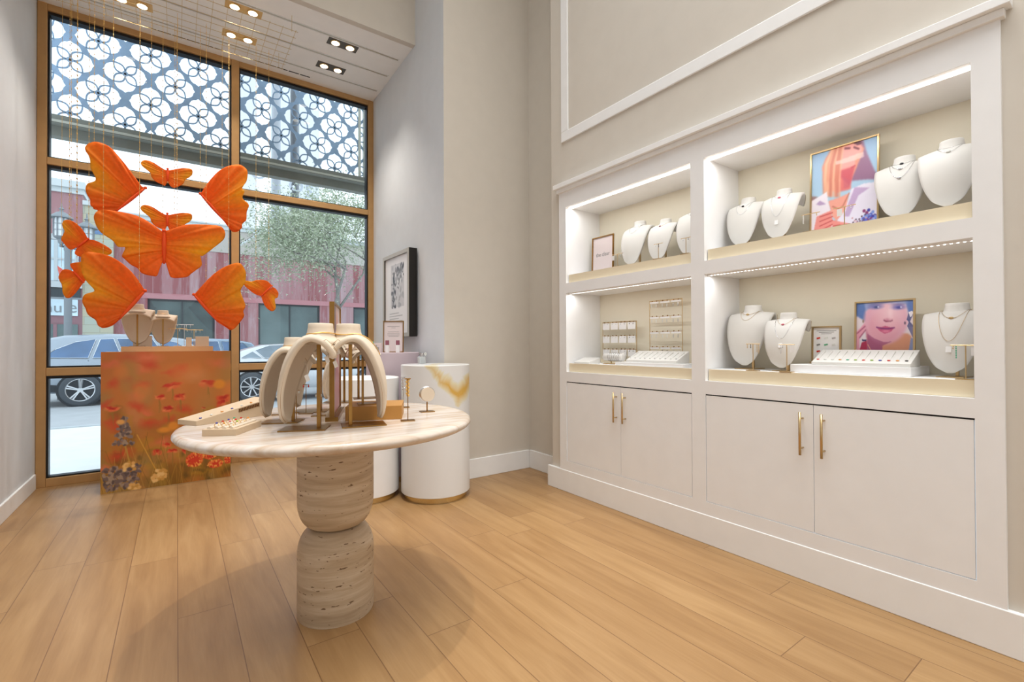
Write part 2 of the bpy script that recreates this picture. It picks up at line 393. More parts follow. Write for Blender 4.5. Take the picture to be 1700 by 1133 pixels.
# ---------------------------------------------------------------- painted prints (content of posters)
class Paint:
    def __init__(s, w, h, bg):
        s.w, s.h = w, h; s.a = np.zeros((h, w, 3)); s.a[:] = bg
        s.Y, s.X = np.mgrid[0:h, 0:w]; s.X = (s.X+.5)/w; s.Y = (s.Y+.5)/h; s.asp = h/w
    def put(s, k, col): k = np.clip(k, 0, 1)[..., None]; s.a = s.a*(1-k)+np.array(col)*k
    def ell(s, x, y, rx, ry, col, soft=.15, rot=0, al=1):
        c, q = math.cos(rot), math.sin(rot); dx, dy = s.X-x, (s.Y-y)
        u = (dx*c+dy*q)/rx; v = (-dx*q+dy*c)/ry; d = np.sqrt(u*u+v*v)
        s.put(al*(1-(d-(1-soft))/max(2*soft, 1e-3)), col) if soft > 0 else s.put(al*(d < 1), col)
    def poly(s, pts, col, al=1):
        ins = np.zeros(s.X.shape, bool); n = len(pts)
        for i in range(n):
            x1, y1 = pts[i]; x2, y2 = pts[(i+1) % n]
            if y1 == y2: continue
            c = ((y1 > s.Y) != (y2 > s.Y)) & (s.X < (x2-x1)*(s.Y-y1)/(y2-y1)+x1); ins ^= c
        s.put(al*ins.astype(float), col)
    def line(s, pts, w, col, al=1):
        for (x1, y1), (x2, y2) in zip(pts, pts[1:]):
            dx, dy = x2-x1, (y2-y1)*s.asp; L = dx*dx+dy*dy+1e-9
            t = np.clip(((s.X-x1)*dx+(s.Y-y1)*s.asp*dy)/L, 0, 1)
            d = np.hypot(s.X-x1-t*dx, (s.Y-y1)*s.asp-t*dy); s.put(al*(1.5-d/w), col)
    def blur(s, n):
        for _ in range(n):
            a = np.pad(s.a, ((1, 1), (1, 1), (0, 0)), 'edge'); s.a = (a[:-2, 1:-1]+a[2:, 1:-1]+a[1:-1, :-2]+a[1:-1, 2:]+a[1:-1, 1:-1]*2)/6
    def warp(s, amp, sc, seed):
        dx = ((s.noise(sc, seed)-.5)*2*amp*s.w).astype(int); dy = ((s.noise(sc, seed+1)-.5)*2*amp*s.h).astype(int)
        yy, xx = np.mgrid[0:s.h, 0:s.w]; s.a = s.a[np.clip(yy+dy, 0, s.h-1), np.clip(xx+dx, 0, s.w-1)]
    def noise(s, sc, seed):
        r = np.random.RandomState(seed); g = r.rand(sc+2, sc+2); x = s.X*sc; y = s.Y*sc
        xi, yi = x.astype(int), y.astype(int); fx, fy = x-xi, y-yi; fx = fx*fx*(3-2*fx); fy = fy*fy*(3-2*fy)
        return (g[yi, xi]*(1-fx)+g[yi, xi+1]*fx)*(1-fy)+(g[yi+1, xi]*(1-fx)+g[yi+1, xi+1]*fx)*fy
    def sheet(s, f):
        """f(u, v) -> point; u right, v down"""
        mb = MB(); P = [[f((i)/(s.w-1), (j)/(s.h-1)) for i in range(s.w)] for j in range(s.h)]
        mb.grid(P); c = np.clip(s.a/255, 0, 1); c = np.where(c <= .04045, c/12.92, ((c+.055)/1.055)**2.4)
        mb.cols = np.concatenate([c, np.ones(c.shape[:2]+(1,))], 2).reshape(-1, 4); return mb

def paint_flowers():
    p = Paint(250, 280, (196, 116, 52)); x = lambda X: (X-28)/982; y = lambda Y: (Y-22)/1040
    v = p.Y; p.put(np.clip((v-.35)*1.4, 0, .85), (150, 100, 30))
    p.put(np.clip((p.noise(4, 1)-.5)*1.6, 0, .6), (206, 132, 84)); p.put(np.clip((p.noise(6, 2)-.55)*1.8, 0, .6)*(v > .15), (150, 128, 76))
    p.put(np.clip((p.noise(9, 3)-.6)*2, 0, .5)*(v > .4), (112, 82, 26)); p.put(np.clip((p.noise(14, 4)-.6)*2, 0, .5)*(v > .45), (184, 136, 40))
    p.put(np.clip((p.noise(22, 8)-.58)*2, 0, .6)*(v > .7), (92, 70, 24))
    red, pale, yel = (206, 66, 38), (224, 112, 74), (224, 140, 46)
    soft = [(85,120,50,20),(240,65,70,32),(375,108,55,26),(300,155,42,22),(530,180,40,14,),(630,180,38,22),(935,118,70,26),(310,275,50,20),(120,260,40,24),(285,365,38,28),(50,395,50,16),(300,442,52,22),(370,467,30,16),(385,565,44,28),(520,548,42,28),(450,715,48,24),(115,555,44,30),(170,780,56,28),(70,870,48,24),(560,745,26,20),(240,230,30,16),(970,150,40,20),(650,470,40,20)]
    for i, (a, b, c, d) in enumerate(soft): p.ell(x(a), y(b), c*1.15/982, d*1.2/1040, red if i % 3 else pale, .8, al=.75)
    p.warp(.035, 9, 21); p.warp(.012, 26, 31)
    p.ell(x(700), y(215), .1, .05, (214, 148, 96), .6, al=.5); p.ell(x(360), y(70), .1, .03, (222, 120, 80), .5, al=.6)
    mid = [(540,295,90,24),(445,372,38,20),(600,378,50,20),(820,285,70,30),(510,470,46,22),(110,440,56,20),(950,410,60,34),(925,450,38,30),(500,747,34,18),(420,800,36,22),(540,800,44,12),(745,803,22,10),(785,480,20,14),(630,800,22,30),(960,820,20,18)]
    for a, b, c, d in mid:
        for k in range(9): p.line([(x(a), y(b)), (x(a)+random.uniform(-.01, .01), y(b)+random.uniform(.06, .12))], .003, (150, 110, 44), .25)
        for k in range(9):
            ox, oy = random.uniform(-.7, .7)*c, random.uniform(-.5, .6)*d
            p.ell(x(a+ox), y(b+oy+4), c*.42/982, d*.5/1040, random.choice([(226, 108, 60), (216, 84, 48), (232, 130, 76)]), .5, random.uniform(-.5, .5), .75)
        for k in range(6):
            ox, oy = random.uniform(-.6, .6)*c, random.uniform(-.5, .2)*d
            p.ell(x(a+ox), y(b+oy-3), c*.36/982, d*.36/1040, random.choice([(196, 44, 28), (206, 58, 34), (178, 40, 28)]), .5, random.uniform(-.4, .4), .8)
    p.warp(.010, 30, 41)
    p.put(np.clip((p.noise(5, 12)-.55)*1.6, 0, .55), (166, 132, 70)); p.put(np.clip((p.noise(7, 15)-.6)*1.8, 0, .5), (226, 128, 60))
    p.ell(x(912), y(295), .05, .035, yel, .3); p.ell(x(545), y(605), .04, .03, yel, .3); p.ell(x(480), y(630), .05, .02, yel, .4)
    for k in range(60):
        X0 = random.random(); p.line([(X0, 1.0), (X0+random.uniform(-.12, .12), random.uniform(.55, .85))], .0022, random.choice([(176, 128, 44), (120, 92, 30), (200, 150, 70)]), .5)
    for a, b, c, d in [(710,890,70,56),(835,852,72,46),(880,940,64,34),(988,920,34,32)]:
        p.ell(x(a), y(b), c/982, d/1040, (228, 104, 40), .08); p.ell(x(a), y(b), c*.7/982, d*.7/1040, (216, 62, 36), .2)
        for k in range(70):
            t = random.random()*2*PI; q = .5+random.random()*.5
            p.ell(x(a)+math.cos(t)*q*c/982, y(b)+math.sin(t)*q*d/1040, .008, .005, random.choice([(240, 140, 60), (232, 90, 60), (200, 50, 30), (246, 170, 80)]), .3, t)
    def lup(cx, cy, w, h, n, cone):
        for k in range(n):
            t = random.random(); q = (random.random()-.5)*2*(t*.75+.25 if cone else 1)
            p.ell(x(cx+q*w), y(cy-h+2*h*t), .016, .010, random.choice([(112, 92, 88), (136, 114, 106), (92, 76, 74), (160, 136, 116)]), .2, random.random()*3)
    p.line([(x(190), y(700)), (x(240), y(900))], .006, (186, 140, 60)); lup(185, 615, 75, 100, 75, True); p.ell(x(165), y(545), .03, .018, (226, 160, 84), .3)
    p.line([(x(280), y(650)), (x(450), y(1000))], .004, (206, 150, 60)); lup(175, 955, 125, 80, 150, False)
    for a, b in [(225, 880), (460, 970), (260, 1040), (455, 960), (430, 990)]:
        for k in range(14): p.ell(x(a+random.uniform(-40, 40)), y(b+random.uniform(-26, 26)), .014, .012, random.choice([(224, 170, 96), (206, 150, 70), (236, 190, 120)]), .3)
    return p

def quadmap(TL, TR, BL, BR):
    def f(X, Y):
        u = (X-TL[0])/(TR[0]-TL[0]); yt = TL[1]+(TR[1]-TL[1])*u; yb = BL[1]+(BR[1]-BL[1])*u; return (u, (Y-yt)/(yb-yt))
    return f
def paint_portrait_tall():
    p = Paint(120, 150, (150, 182, 214)); q = quadmap((95, 250), (845, 30), (95, 1075), (845, 930))
    P = lambda pts, c, al=1: p.poly([q(*t) for t in pts], c, al); Ln = lambda pts, w, c, al=1: p.line([q(*t) for t in pts], w, c, al)
    p.put(np.clip((p.Y-.05)*2, 0, 1), (176, 206, 226)); P([(95, 655), (180, 655), (95, 740)], (150, 120, 120))
    P([(620, 85), (690, 80), (720, 180), (790, 330), (845, 430), (820, 460), (740, 460), (560, 480), (540, 400), (640, 250)], (150, 112, 140))
    P([(330, 180), (460, 140), (640, 85), (700, 160), (640, 300), (560, 480), (560, 560), (250, 600), (230, 470), (220, 360), (260, 270)], (226, 150, 128))
    P([(385, 300), (450, 170), (560, 110), (670, 120), (680, 180), (600, 250), (600, 330), (540, 390), (390, 390)], (236, 164, 156))
    P([(390, 385), (590, 345), (550, 560), (380, 610), (330, 560)], (224, 122, 118)); P([(400, 395), (600, 335), (545, 530), (430, 440)], (206, 96, 106))
    P([(480, 560), (540, 540), (560, 480), (460, 440)], (196, 100, 116), .6)
    for k in range(16): X0 = 235+k*13; Ln([(330+k*9, 175-k*3), (X0+10, 330), (X0, 480), (X0+random.randint(-10, 40), 640)], .012, random.choice([(236, 184, 150), (214, 134, 110), (240, 204, 178), (204, 120, 104)]), .8)
    p.blur(3)
    Ln([(490, 165), (540, 160)], .014, (120, 60, 70)); Ln([(590, 150), (640, 165)], .012, (120, 60, 70)); P([(560, 95), (640, 80), (680, 110), (620, 130)], (110, 70, 84))
    Ln([(560, 350), (600, 330)], .01, (190, 80, 90)); P([(380, 300), (690, 190), (700, 240), (560, 290), (385, 330)], (248, 214, 204), .6)
    P([(95, 700), (280, 600), (300, 700), (400, 1010), (95, 1075)], (240, 232, 240)); P([(560, 560), (700, 500), (845, 480), (845, 930), (380, 1010), (420, 830), (520, 690)], (234, 228, 242))
    P([(300, 690), (420, 650), (540, 600), (500, 760), (400, 880), (350, 840)], (240, 168, 150)); P([(600, 540), (760, 540), (640, 620), (540, 830), (480, 830), (540, 680)], (196, 170, 206))
    P([(150, 730), (200, 690), (270, 720), (200, 740)], (186, 160, 196)); Ln([(350, 740), (420, 760), (470, 730), (540, 600)], .007, (190, 110, 90))
    P([(160, 850), (330, 780), (360, 900), (300, 1000), (110, 1070)], (238, 150, 140)); P([(350, 870), (560, 900), (690, 940), (520, 1000), (350, 1010)], (238, 150, 140))
    p.blur(2)
    for k in range(4): Ln([(200, 850+k*45), (350, 800+k*38)], .009, (206, 90, 90), .8); Ln([(360, 930+k*20), (440, 915+k*25)], .008, (206, 90, 90), .8)
    P([(200, 1000), (350, 950), (350, 1025), (190, 1055)], (176, 120, 190))
    for k in range(90):
        X0, Y0 = random.gauss(770, 40), random.gauss(870, 55); u, v = q(X0, Y0); p.ell(u, v, .022, .018, random.choice([(96, 108, 206), (130, 156, 228), (70, 70, 170), (170, 180, 236), (140, 60, 110)]), .3)
    for k in range(30): u, v = q(random.gauss(640, 45), random.gauss(870, 40)); p.ell(u, v, .014, .01, random.choice([(210, 170, 180), (110, 90, 110), (236, 220, 226)]), .3)
    return p
def paint_portrait_face():
    p = Paint(130, 120, (226, 214, 220)); q = quadmap((185, 225), (1090, 155), (190, 1050), (1115, 1050))
    P = lambda pts, c, al=1: p.poly([q(*t) for t in pts], c, al); Ln = lambda pts, w, c, al=1: p.line([q(*t) for t in pts], w, c, al)
    E = lambda X, Y, rx, ry, c, s=.4, al=1, rot=0: p.ell(*q(X, Y), rx/915, ry/860, c, s, rot, al)
    P([(185, 225), (330, 210), (350, 480), (185, 400)], (92, 120, 178)); P([(960, 160), (1090, 155), (1090, 320), (1010, 350)], (96, 124, 186))
    P([(330, 520), (930, 480), (900, 620), (1050, 660), (980, 1050), (280, 1050), (360, 720)], (190, 110, 130))
    P([(900, 620), (1000, 620), (1055, 660), (1040, 800), (980, 960), (620, 960), (600, 790), (780, 700)], (214, 150, 120))
    E(660, 440, 350, 330, (222, 168, 186), .08); E(640, 540, 250, 230, (222, 160, 176), .15); E(720, 330, 200, 200, (238, 200, 208), .6, .7)
    P([(300, 200), (1000, 160), (1000, 215), (700, 215), (500, 230), (340, 330)], (130, 150, 200), .8)
    p.blur(5)
    E(500, 265, 110, 32, (120, 120, 176), .5, .9); E(860, 262, 105, 32, (120, 116, 180), .5, .9); E(515, 272, 40, 16, (70, 80, 130)); E(868, 268, 38, 16, (80, 80, 150))
    E(545, 268, 14, 9, (240, 240, 250)); E(900, 262, 14, 9, (240, 240, 250)); E(500, 232, 120, 12, (110, 110, 160), .6, .6); E(860, 225, 110, 12, (110, 110, 160), .6, .6)
    Ln([(640, 450), (670, 462), (740, 458), (765, 448)], .011, (130, 60, 84)); E(700, 440, 60, 22, (206, 136, 156), .6, .7); E(740, 350, 30, 90, (246, 214, 220), .8, .6)
    P([(515, 548), (600, 545), (660, 525), (720, 540), (805, 548), (740, 610), (650, 636), (580, 605)], (196, 92, 128)); Ln([(520, 548), (600, 562), (700, 565), (800, 548)], .009, (120, 50, 110)); E(670, 600, 60, 18, (220, 130, 156), .5)
    P([(370, 640), (480, 700), (640, 750), (760, 740), (620, 800), (600, 960), (380, 960)], (160, 84, 122), .75)
    P([(190, 620), (330, 490), (345, 560), (240, 700), (250, 1050), (190, 1050)], (226, 160, 180)); Ln([(200, 640), (330, 540)], .01, (170, 90, 120)); Ln([(240, 700), (340, 590)], .01, (170, 90, 120))
    P([(245, 860), (280, 760), (360, 740), (370, 880), (290, 950)], (176, 50, 84)); P([(280, 720), (360, 720), (350, 745), (290, 745)], (50, 50, 96)); P([(290, 940), (330, 870), (400, 980), (400, 1050), (285, 1050)], (60, 66, 130))
    P([(1050, 680), (1115, 700), (1115, 1050), (980, 1050), (1010, 900)], (140, 150, 190)); Ln([(380, 790), (440, 880), (520, 970)], .006, (236, 180, 140))
    p.blur(1)
    for k in range(7): Ln([(1090-k*12, 330), (1040-k*8, 430), (1000+k*14, 520), (1090, 690-k*30)], .008, (96, 96, 140), .7)
    E(300, 470, 16, 24, (150, 130, 120)); E(960, 480, 14, 20, (110, 90, 110)); P([(1010, 330), (1060, 310), (1090, 340), (1040, 400)], (236, 232, 240))
    return p

# ================================================================ ROOM SHELL
ZC = 7.0
struct('floor', MB().box(-1.3, 3.1, -3.6, 5.93, -.1, 0), 'oak_planks')
struct('ceiling', MB().box(-1.3, 3.1, -3.6, 4.60, ZC, ZC+.1), 'ceiling_white')
mb = MB(); mb.box(-1.2, -1.035, -3.6, 6.0, 0, ZC); struct('wall_left', mb, 'wall_cool')
struct('wall_back', MB().box(-1.2, 3.0, -3.6, -3.45, 0, ZC), 'wall_paint')
mb = MB(); mb.box(2.762, 3.25, 3.115, 3.24, 0, ZC); mb.box(2.762, 3.25, .389, 3.115, 2.58, ZC); mb.box(2.762, 3.25, -3.6, .389, 0, ZC)
struct('wall_right', mb, 'wall_paint')
struct('wall_niche', MB().box(2.985, 3.2, 3.2, 4.0, 0, ZC), 'wall_paint')
rev = [(1.998, 3.868), (2.047, 5.91), (2.047, 6.1), (2.995, 6.1), (2.995, 3.868)]
mb = MB(); mb.prism(rev, lambda x, y: (x, y, 0), lambda x, y: (x, y, ZC))
o = struct('wall_front', mb, ['wall_paint', 'wall_cool'])
for p in o.data.polygons:
    if abs(p.normal.x+1) < .05: p.material_index = 1
mb = MB(); mb.box(-1.2, 2.02, 4.535, 4.60, 4.40, ZC); struct('wall_fascia', mb, 'wall_paint')
struct('ceiling_soffit', MB().box(-1.2, 2.04, 4.536, 6.0, 4.405, 4.52), 'ceiling_white')
# baseboards
def base(n, *b): struct('baseboard_'+n, MB().box(*b), 'trim_white', bevel=.004)
base('left', -1.036, -1.02, -3.45, 5.87, 0, .135)
base('niche', 2.0, 2.97, 3.853, 3.869, 0, .185); base('niche_side', 2.969, 2.986, 3.24, 3.855, 0, .185)
base('right', 2.735, 2.763, -3.45, 3.281, 0, .185)
base('front', 2.0, 2.03, 3.86, 5.87, 0, .1)
# wall panel moulding above the shelving
mb = MB()
for (a, b) in (((3.094, 3.046), (.42, 6.6)),):
    y1, z0 = a; y0, z1 = b; w = .088
    mb.box(2.748, 2.763, y0, y1, z0, z0+w); mb.box(2.748, 2.763, y0, y1, z1-w, z1)
    mb.box(2.748, 2.763, y1-w, y1, z0+w, z1-w); mb.box(2.748, 2.763, y0, y0+w, z0+w, z1-w)
struct('trim_1', mb, 'trim_white', bevel=.005)

# ---------------------------------------------------------------- window
YW = 5.905
win = thing('window_1', None, None, (.5, YW, 0)); win['kind'] = 'structure'
fr = MB(); a, b = YW, YW+.12
fr.box(-1.033, -.967, a, b, 0, 4.405); fr.box(1.98, 2.047, a, b, 0, 4.405); fr.box(.478, .551, a, b, 0, 4.405)
for z0, z1 in ((0, .075), (1.005, 1.078), (2.935, 3.0), (4.345, 4.405)):
    fr.box(-.967, .478, a+.004, b, z0, z1); fr.box(.551, 1.98, a+.004, b, z0, z1)
f = fr.build('window_frame', 'bronze_frame', win, off=(.5, YW, 0), bevel=.004)
gk = MB(); gl = []
for x0, x1 in ((-.967, .478), (.551, 1.98)):
    for z0, z1 in ((.075, 1.005), (1.078, 2.935), (3.0, 4.345)):
        y0, y1 = a+.03, b-.01; t = .014
        gk.box(x0, x0+t, y0, y1, z0, z1); gk.box(x1-t, x1, y0, y1, z0, z1); gk.box(x0+t, x1-t, y0, y1, z1-t-.012, z1); gk.box(x0+t, x1-t, y0, y1, z0, z0+t)
        gl.append(MB().box(x0+t, x1-t, a+.075, a+.081, z0+t, z1-t-.012))
gk.build('gasket', 'gasket', win, off=(.5, YW, 0))
for g in gl: g.build('pane', 'window_glass', win, off=(.5, YW, 0))

# ---------------------------------------------------------------- soffit fittings
ORD = ['first', 'second', 'third', 'fourth', 'fifth', 'sixth']
for i, (x, y, lab) in enumerate([(.50, 4.97, 'front row of the soffit, above the mullion'), (1.40, 4.97, 'front row of the soffit, nearest the right wall'), (-.41, 4.97, 'front row of the soffit, at the left wall'), (.51, 5.443, 'back row of the soffit, behind the wire grid'), (1.405, 5.455, 'back row of the soffit, nearest the right wall'), (-.34, 5.45, 'back row of the soffit, above the left butterflies')]):
    t = thing('recessed_spotlight', 'twin recessed downlight in the '+lab, 'ceiling light', (x, y, 4.405), 0, 'twin recessed downlights in the window soffit')
    MB().box(-.15, .15, -.062, .062, -.004, .004).build('trim_plate', 'can_dark' if x > 1 else 'spot_can', t)
    for dx in (-.074, .074):
        l = MB().lathe((dx, 0, 0), [(.040, -.012), (.046, -.012), (.046, -.003), (.040, -.003)], 24).build('lamp_ring', 'spot_can', t)
        MB().lathe((dx, 0, 0), [(.038, -.0125), (.038, -.005)], 24).build('lens', 'spot_lens', l)
        spot('downlight_beam', (x+dx, y, 4.385), 36, WARM, 84, .6, .03, (x+dx, y-.12, 0))
for i, (x0, x1, y, lab) in enumerate([(-1.0, 1.975, 4.885, 'front'), (-1.0, 1.99, 5.25, 'middle'), (-1.0, 2.0, 5.63, 'back')]):
    t = thing('lighting_track', 'white recessed lighting track, %s one of three in the soffit' % lab, 'track', (0, y, 4.405), 0, 'recessed lighting tracks')
    mb = MB(); mb.box(x0, x1, -.02, -.014, -.006, .001); mb.box(x0, x1, .014, .02, -.006, .001); mb.box(x1-.006, x1, -.02, .02, -.006, .001)
    mb.build('track_rail', 'trim_white', t); MB().box(x0, x1-.006, -.014, .014, -.002, .0005).build('track_channel', 'champagne_wood', t)
t = thing('slot_diffuser', 'thin dark linear air slot in the soffit beside the window head', 'air vent', (.45, 5.79, 4.405))
MB().box(-.86, .82, -.014, .014, -.003, .001).build('slot_frame', 'ceiling_white', t)
mb = MB()
for k in range(14): mb.box(-.85+k*.119, -.85+k*.119+.108, -.008, .008, -.0045, -.0025)
mb.build('slot', 'dark_slot', t)
# hanging wire grid
t = thing('wire_grid', 'gold wire grid panel hanging under the soffit to hold the butterfly chains', 'wire grid', (0, 5.1, 4.25))
mb = MB()
for k in range(8): yy = -.32+k*.105; mb.bar((-.98, yy, 0), (.93, yy, 0), .0022, 5)
for k in range(18): xx = -.96+k*.11; mb.bar((xx, -.34, .002), (xx, .44, .002), .0018, 5)
mb.build('mesh_wires', 'wire_gold', t)
for xx in (-.9, 0, .88):
    for yy in (-.3, .4): MB().bar((xx, yy, 0), (xx, yy, .154), .002, 5).build('suspension_wire', 'wire_gold', t)

# ================================================================ SHELVING CABINET
XF = 2.74; XB = 3.157
cab = thing('shelving_cabinet', 'long white built-in cabinet with four lit display niches over doors', 'cabinet', (XF, 1.75, 0))
OFF = (XF, 1.75, 0)
Y0, YL0, YL1, YR0, YR1, Y1 = .389, 1.815, 3.028, .478, 1.718, 3.115
mb = MB(); x0, x1 = XF, XF+.03
mb.box(x0, x1, Y0, YR0, .185, 2.6); mb.box(x0, x1, YR1, YL0, .185, 2.6); mb.box(x0, x1, YL1, Y1, .185, 2.6)
for a, b in ((YR0, YR1), (YL0, YL1)):
    for z0, z1 in ((.185, .268), (.952, 1.036), (1.718, 1.803), (2.464, 2.6)): mb.box(x0, x1, a, b, z0, z1)
mb.build('face_frame', 'white_lacquer', cab, off=OFF)
mb = MB()
for a, b in ((YR0, YR1), (YL0, YL1)):
    for z0, z1 in ((1.036, 1.718), (1.803, 2.464)):
        a2 = a-.085 if a == YR0 else a
        mb.box(x1, XB, a2-.015, a2, z0, z1); mb.box(x1, XB, b, b+.015, z0, z1)
        mb.box(x1, XB, a2-.015, b+.015, z0-.015, z0); mb.box(x1, XB, a2-.015, b+.015, z1, z1+.015)
mb.build('niche_lining', 'white_lacquer', cab, off=OFF)
for a, b in ((YR0, YR1), (YL0, YL1)):
    for z0, z1 in ((1.036, 1.718), (1.803, 2.464)):
        MB().box(XB, XB+.01, a-(.085 if a == YR0 else 0), b, z0, z1).build('back_panel', 'niche_back', cab, off=OFF)
mb = MB(); mb.box(2.697, 2.762, .355, 3.148, 2.632, 2.672); mb.box(2.722, 2.762, .374, 3.131, 2.598, 2.632)
mb.build('crown', 'trim_white', cab, off=OFF, bevel=.003)
for (a, b, hy) in ((2.4225, 3.022, 2.4225+.04), (1.819, 2.4195, 2.4195-.045), (1.0975, 1.714, 1.0975+.05), (.482, 1.0945, 1.0945-.05)):
    d = MB().box(XF+.002, XF+.022, a, b, .272, .944).build('door', 'white_lacquer', cab, off=OFF)
    h = MB(); h.bar((2.703, hy, .677), (2.703, hy, .905), .0065, 12)
    for z in (.712, .870): h.bar((2.703, hy, z), (XF+.003, hy, z), .0045, 10)
    h.build('handle', 'gold', d, off=OFF, smooth=True)
mb = MB()
for a, b in ((YR0, YR1), (YL0, YL1)): mb.box(XF+.006, XF+.028, a, b, .944, .9525)
mb.build('shadow_gap', 'dark_slot', cab, off=OFF)
for a, b, z, n in ((YR0, YR1, 2.464, 0), (YL0, YL1, 2.464, 0), (YR0, YR1, 1.718, 1), (YL0, YL1, 1.718, 1)):
    ch = MB().box(XF+.034, XF+.064, a, b, z-.007, z).build('led_channel', 'white_lacquer' if n else 'led_strip', cab, off=OFF)
    d = MB()
    for k in range(int((b-a)/.022)): d.box(XF+.044, XF+.052, a+.011+k*.022-.004, a+.011+k*.022+.004, z-.0085, z-.0068)
    d.build('led_dots', 'led_dot', ch, off=OFF)
    area('shelf_led_light', (XF+.055, (a+b)/2, z-.012), .02, b-a-.04, 3.0 if not n else 2.2, (.97, .985, 1.0), (0, 0, 0))
PLAT = {}
for nm, a, b, z, lab in (('D', YR0, YR1, 1.036, 'lower right niche'), ('B', YL0, YL1, 1.036, 'lower left niche'), ('C', YR0, YR1, 1.803, 'upper right niche'), ('A', YL0, YL1, 1.803, 'upper left niche')):
    t = thing('display_platform', 'low white platform with champagne gold front in the '+lab, 'platform', (2.96, (a+b)/2, z), 0, 'gold fronted platforms in the niches')
    of = (2.96, (a+b)/2, z)
    MB().box(XF+.036, XB-.003, a+.006, b-.006, z+.001, z+.074).build('platform_box', 'white_lacquer', t, off=of)
    MB().box(XF+.030, XF+.036, a+.006, b-.006, z+.001, z+.074).build('gold_front', 'champagne', t, off=of)
    PLAT[nm] = z+.0745

# ================================================================ NECKLACE BUSTS
PR = [(-.085, .322), (-.055, .352), (-.02, .368), (.02, .370), (.055, .352), (.085, .318), (.108, .272), (.124, .215), (.132, .155), (.131, .10), (.124, .055), (.112, .024)]
HW = [.106, .121, .131, .136, .138, .136, .131, .121, .106, .085, .058, .012]
def bs(t, k):
    t = min(max(t, 0), 1)*(len(PR)-1); i = min(int(t), len(PR)-2); f = t-i
    def cr(g):
        p0, p1, p2, p3 = g[max(i-1, 0)], g[i], g[i+1], g[min(i+2, len(g)-1)]
        return .5*((2*p1)+(-p0+p2)*f+(2*p0-5*p1+4*p2-p3)*f*f+(-p0+3*p1-3*p2+p3)*f**3)
    u, z, w = cr([p[0] for p in PR]), cr([p[1] for p in PR]), max(.004, cr(HW))
    sl = max(0, 1-t/4.2)
    return Vector((u-.050*k*k*(w/.15)**2*(1-.45*sl), w*k, z-.040*k*k*sl))
def bsn(t, k):
    a = bs(min(t+.01, 1), k)-bs(max(t-.01, 0), k); b = bs(t, k+.02)-bs(t, k-.02); n = a.cross(b).normalized()
    return n if n.x+n.z*.6 > 0 else -n
BUST = {}
def bust_meshes(leather):
    if leather in BUST: return BUST[leather]
    T = [i/40 for i in range(41)]; T[-1] = 1
    chest = MB(); chest.grid([[bs(t, -1+2*j/18) for j in range(19)] for t in T])
    c = chest.build('chest_form', leather, smooth=True, solid=.019); c.modifiers['thick'].offset = -1
    # make sure the pad grows towards the inside of the curve
    n = c.data.polygons[len(c.data.polygons)//2].normal
    if n.x < 0: c.modifiers['thick'].offset = 1
    nk = MB(); prof = [(.092, .330), (.074, .346), (.062, .360), (.055, .378), (.0515, .396), (.051, .409), (.048, .4125), (.03, .413)]
    nk.lathe((-.018, 0, 0), prof, 36, .90, 1.0); n_ = nk.build('neck', leather, smooth=True)
    sm = MB(); sm.tube([bs(t, .985)+bsn(t, .9)*(-.0095)+Vector((0, .0012, 0)) for t in T[1:-1]], .0009, 5); sm.tube([bs(t, -.985)+bsn(t, -.9)*(-.0095)-Vector((0, .0012, 0)) for t in T[1:-1]], .0009, 5)
    s_ = sm.build('seam_piping', 'seam')
    st = MB(); st.box(-.018, -.004, -.007, .007, .005, .354); st_ = st.build('stem', 'antique_gold' if leather == 'cream_leather' else 'gold', bevel=.001)
    pl = MB(); pl.box(-.045, .125, -.058, .058, 0, .005); pl_ = pl.build('base_plate', 'antique_gold' if leather == 'cream_leather' else 'gold', bevel=.001)
    BUST[leather] = [c, n_, s_, st_, pl_]
    for o in BUST[leather]: C.objects.unlink(o)
    return BUST[leather]
BUSTS = []
def bust(loc, face, H, label, group, leather='white_leather', lean=0):
    r = thing('necklace_bust', label, 'jewellery bust', loc, math.atan2(face[1], face[0]), group); s = H/.413; r.scale = (s, s, s)
    for o in bust_meshes(leather): c = o.copy(); C.objects.link(c); c.parent = r
    BUSTS.append(r); return r
def necklace(b, label, low=.5, wide=.056, metal='gold', pend=None, pr=.008, r=.0011, group='necklaces on the busts', tagit=False, p=1.0):
    n = 34; pts = []
    for i in range(n+1):
        a = -1+2*i/n; t0 = .235; t = t0+(low-t0)*max(0, math.cos(a*PI/2))**p
        w = wide*math.sin(a*PI/2); P0 = bs(t, 0); hw = max(.02, abs(bs(t, 1).y)); k = w/hw
        pts.append(bs(t, k)+bsn(t, k)*.0032)
    # around the back of the neck
    back = []
    for i in range(1, 10):
        a = PI/2+PI*i/10; back.append(Vector((-.018+.056*math.cos(a)*1.0, wide*math.sin(a), .372+.004*math.sin(a))))
    root = thing('necklace', label, 'necklace', b.location, b.rotation_euler.z, group); root.scale = b.scale
    mb = MB(); mb.tube(pts+back, r, 5, True); mb.build('chain', metal, root, smooth=True)
    if pend:
        q = bs(low, 0)+bsn(low, 0)*.005; d = MB(); d.ball(q, .003, pr, pr*.62); d.build('pendant', pend, root, smooth=True)
    if tagit:
        q = bs(low, 0); nn = bsn(low, 0); q2 = bs(min(1, low+.1), 0)+bsn(low+.1, 0)*.005
        d = MB(); d.obox((q+q2)/2+Vector((.002, .0, -.012)), (0, 1, 0), (q2-q), nn, .012, .016, .0006); d.build('price_tag', 'paper', root)
    return root

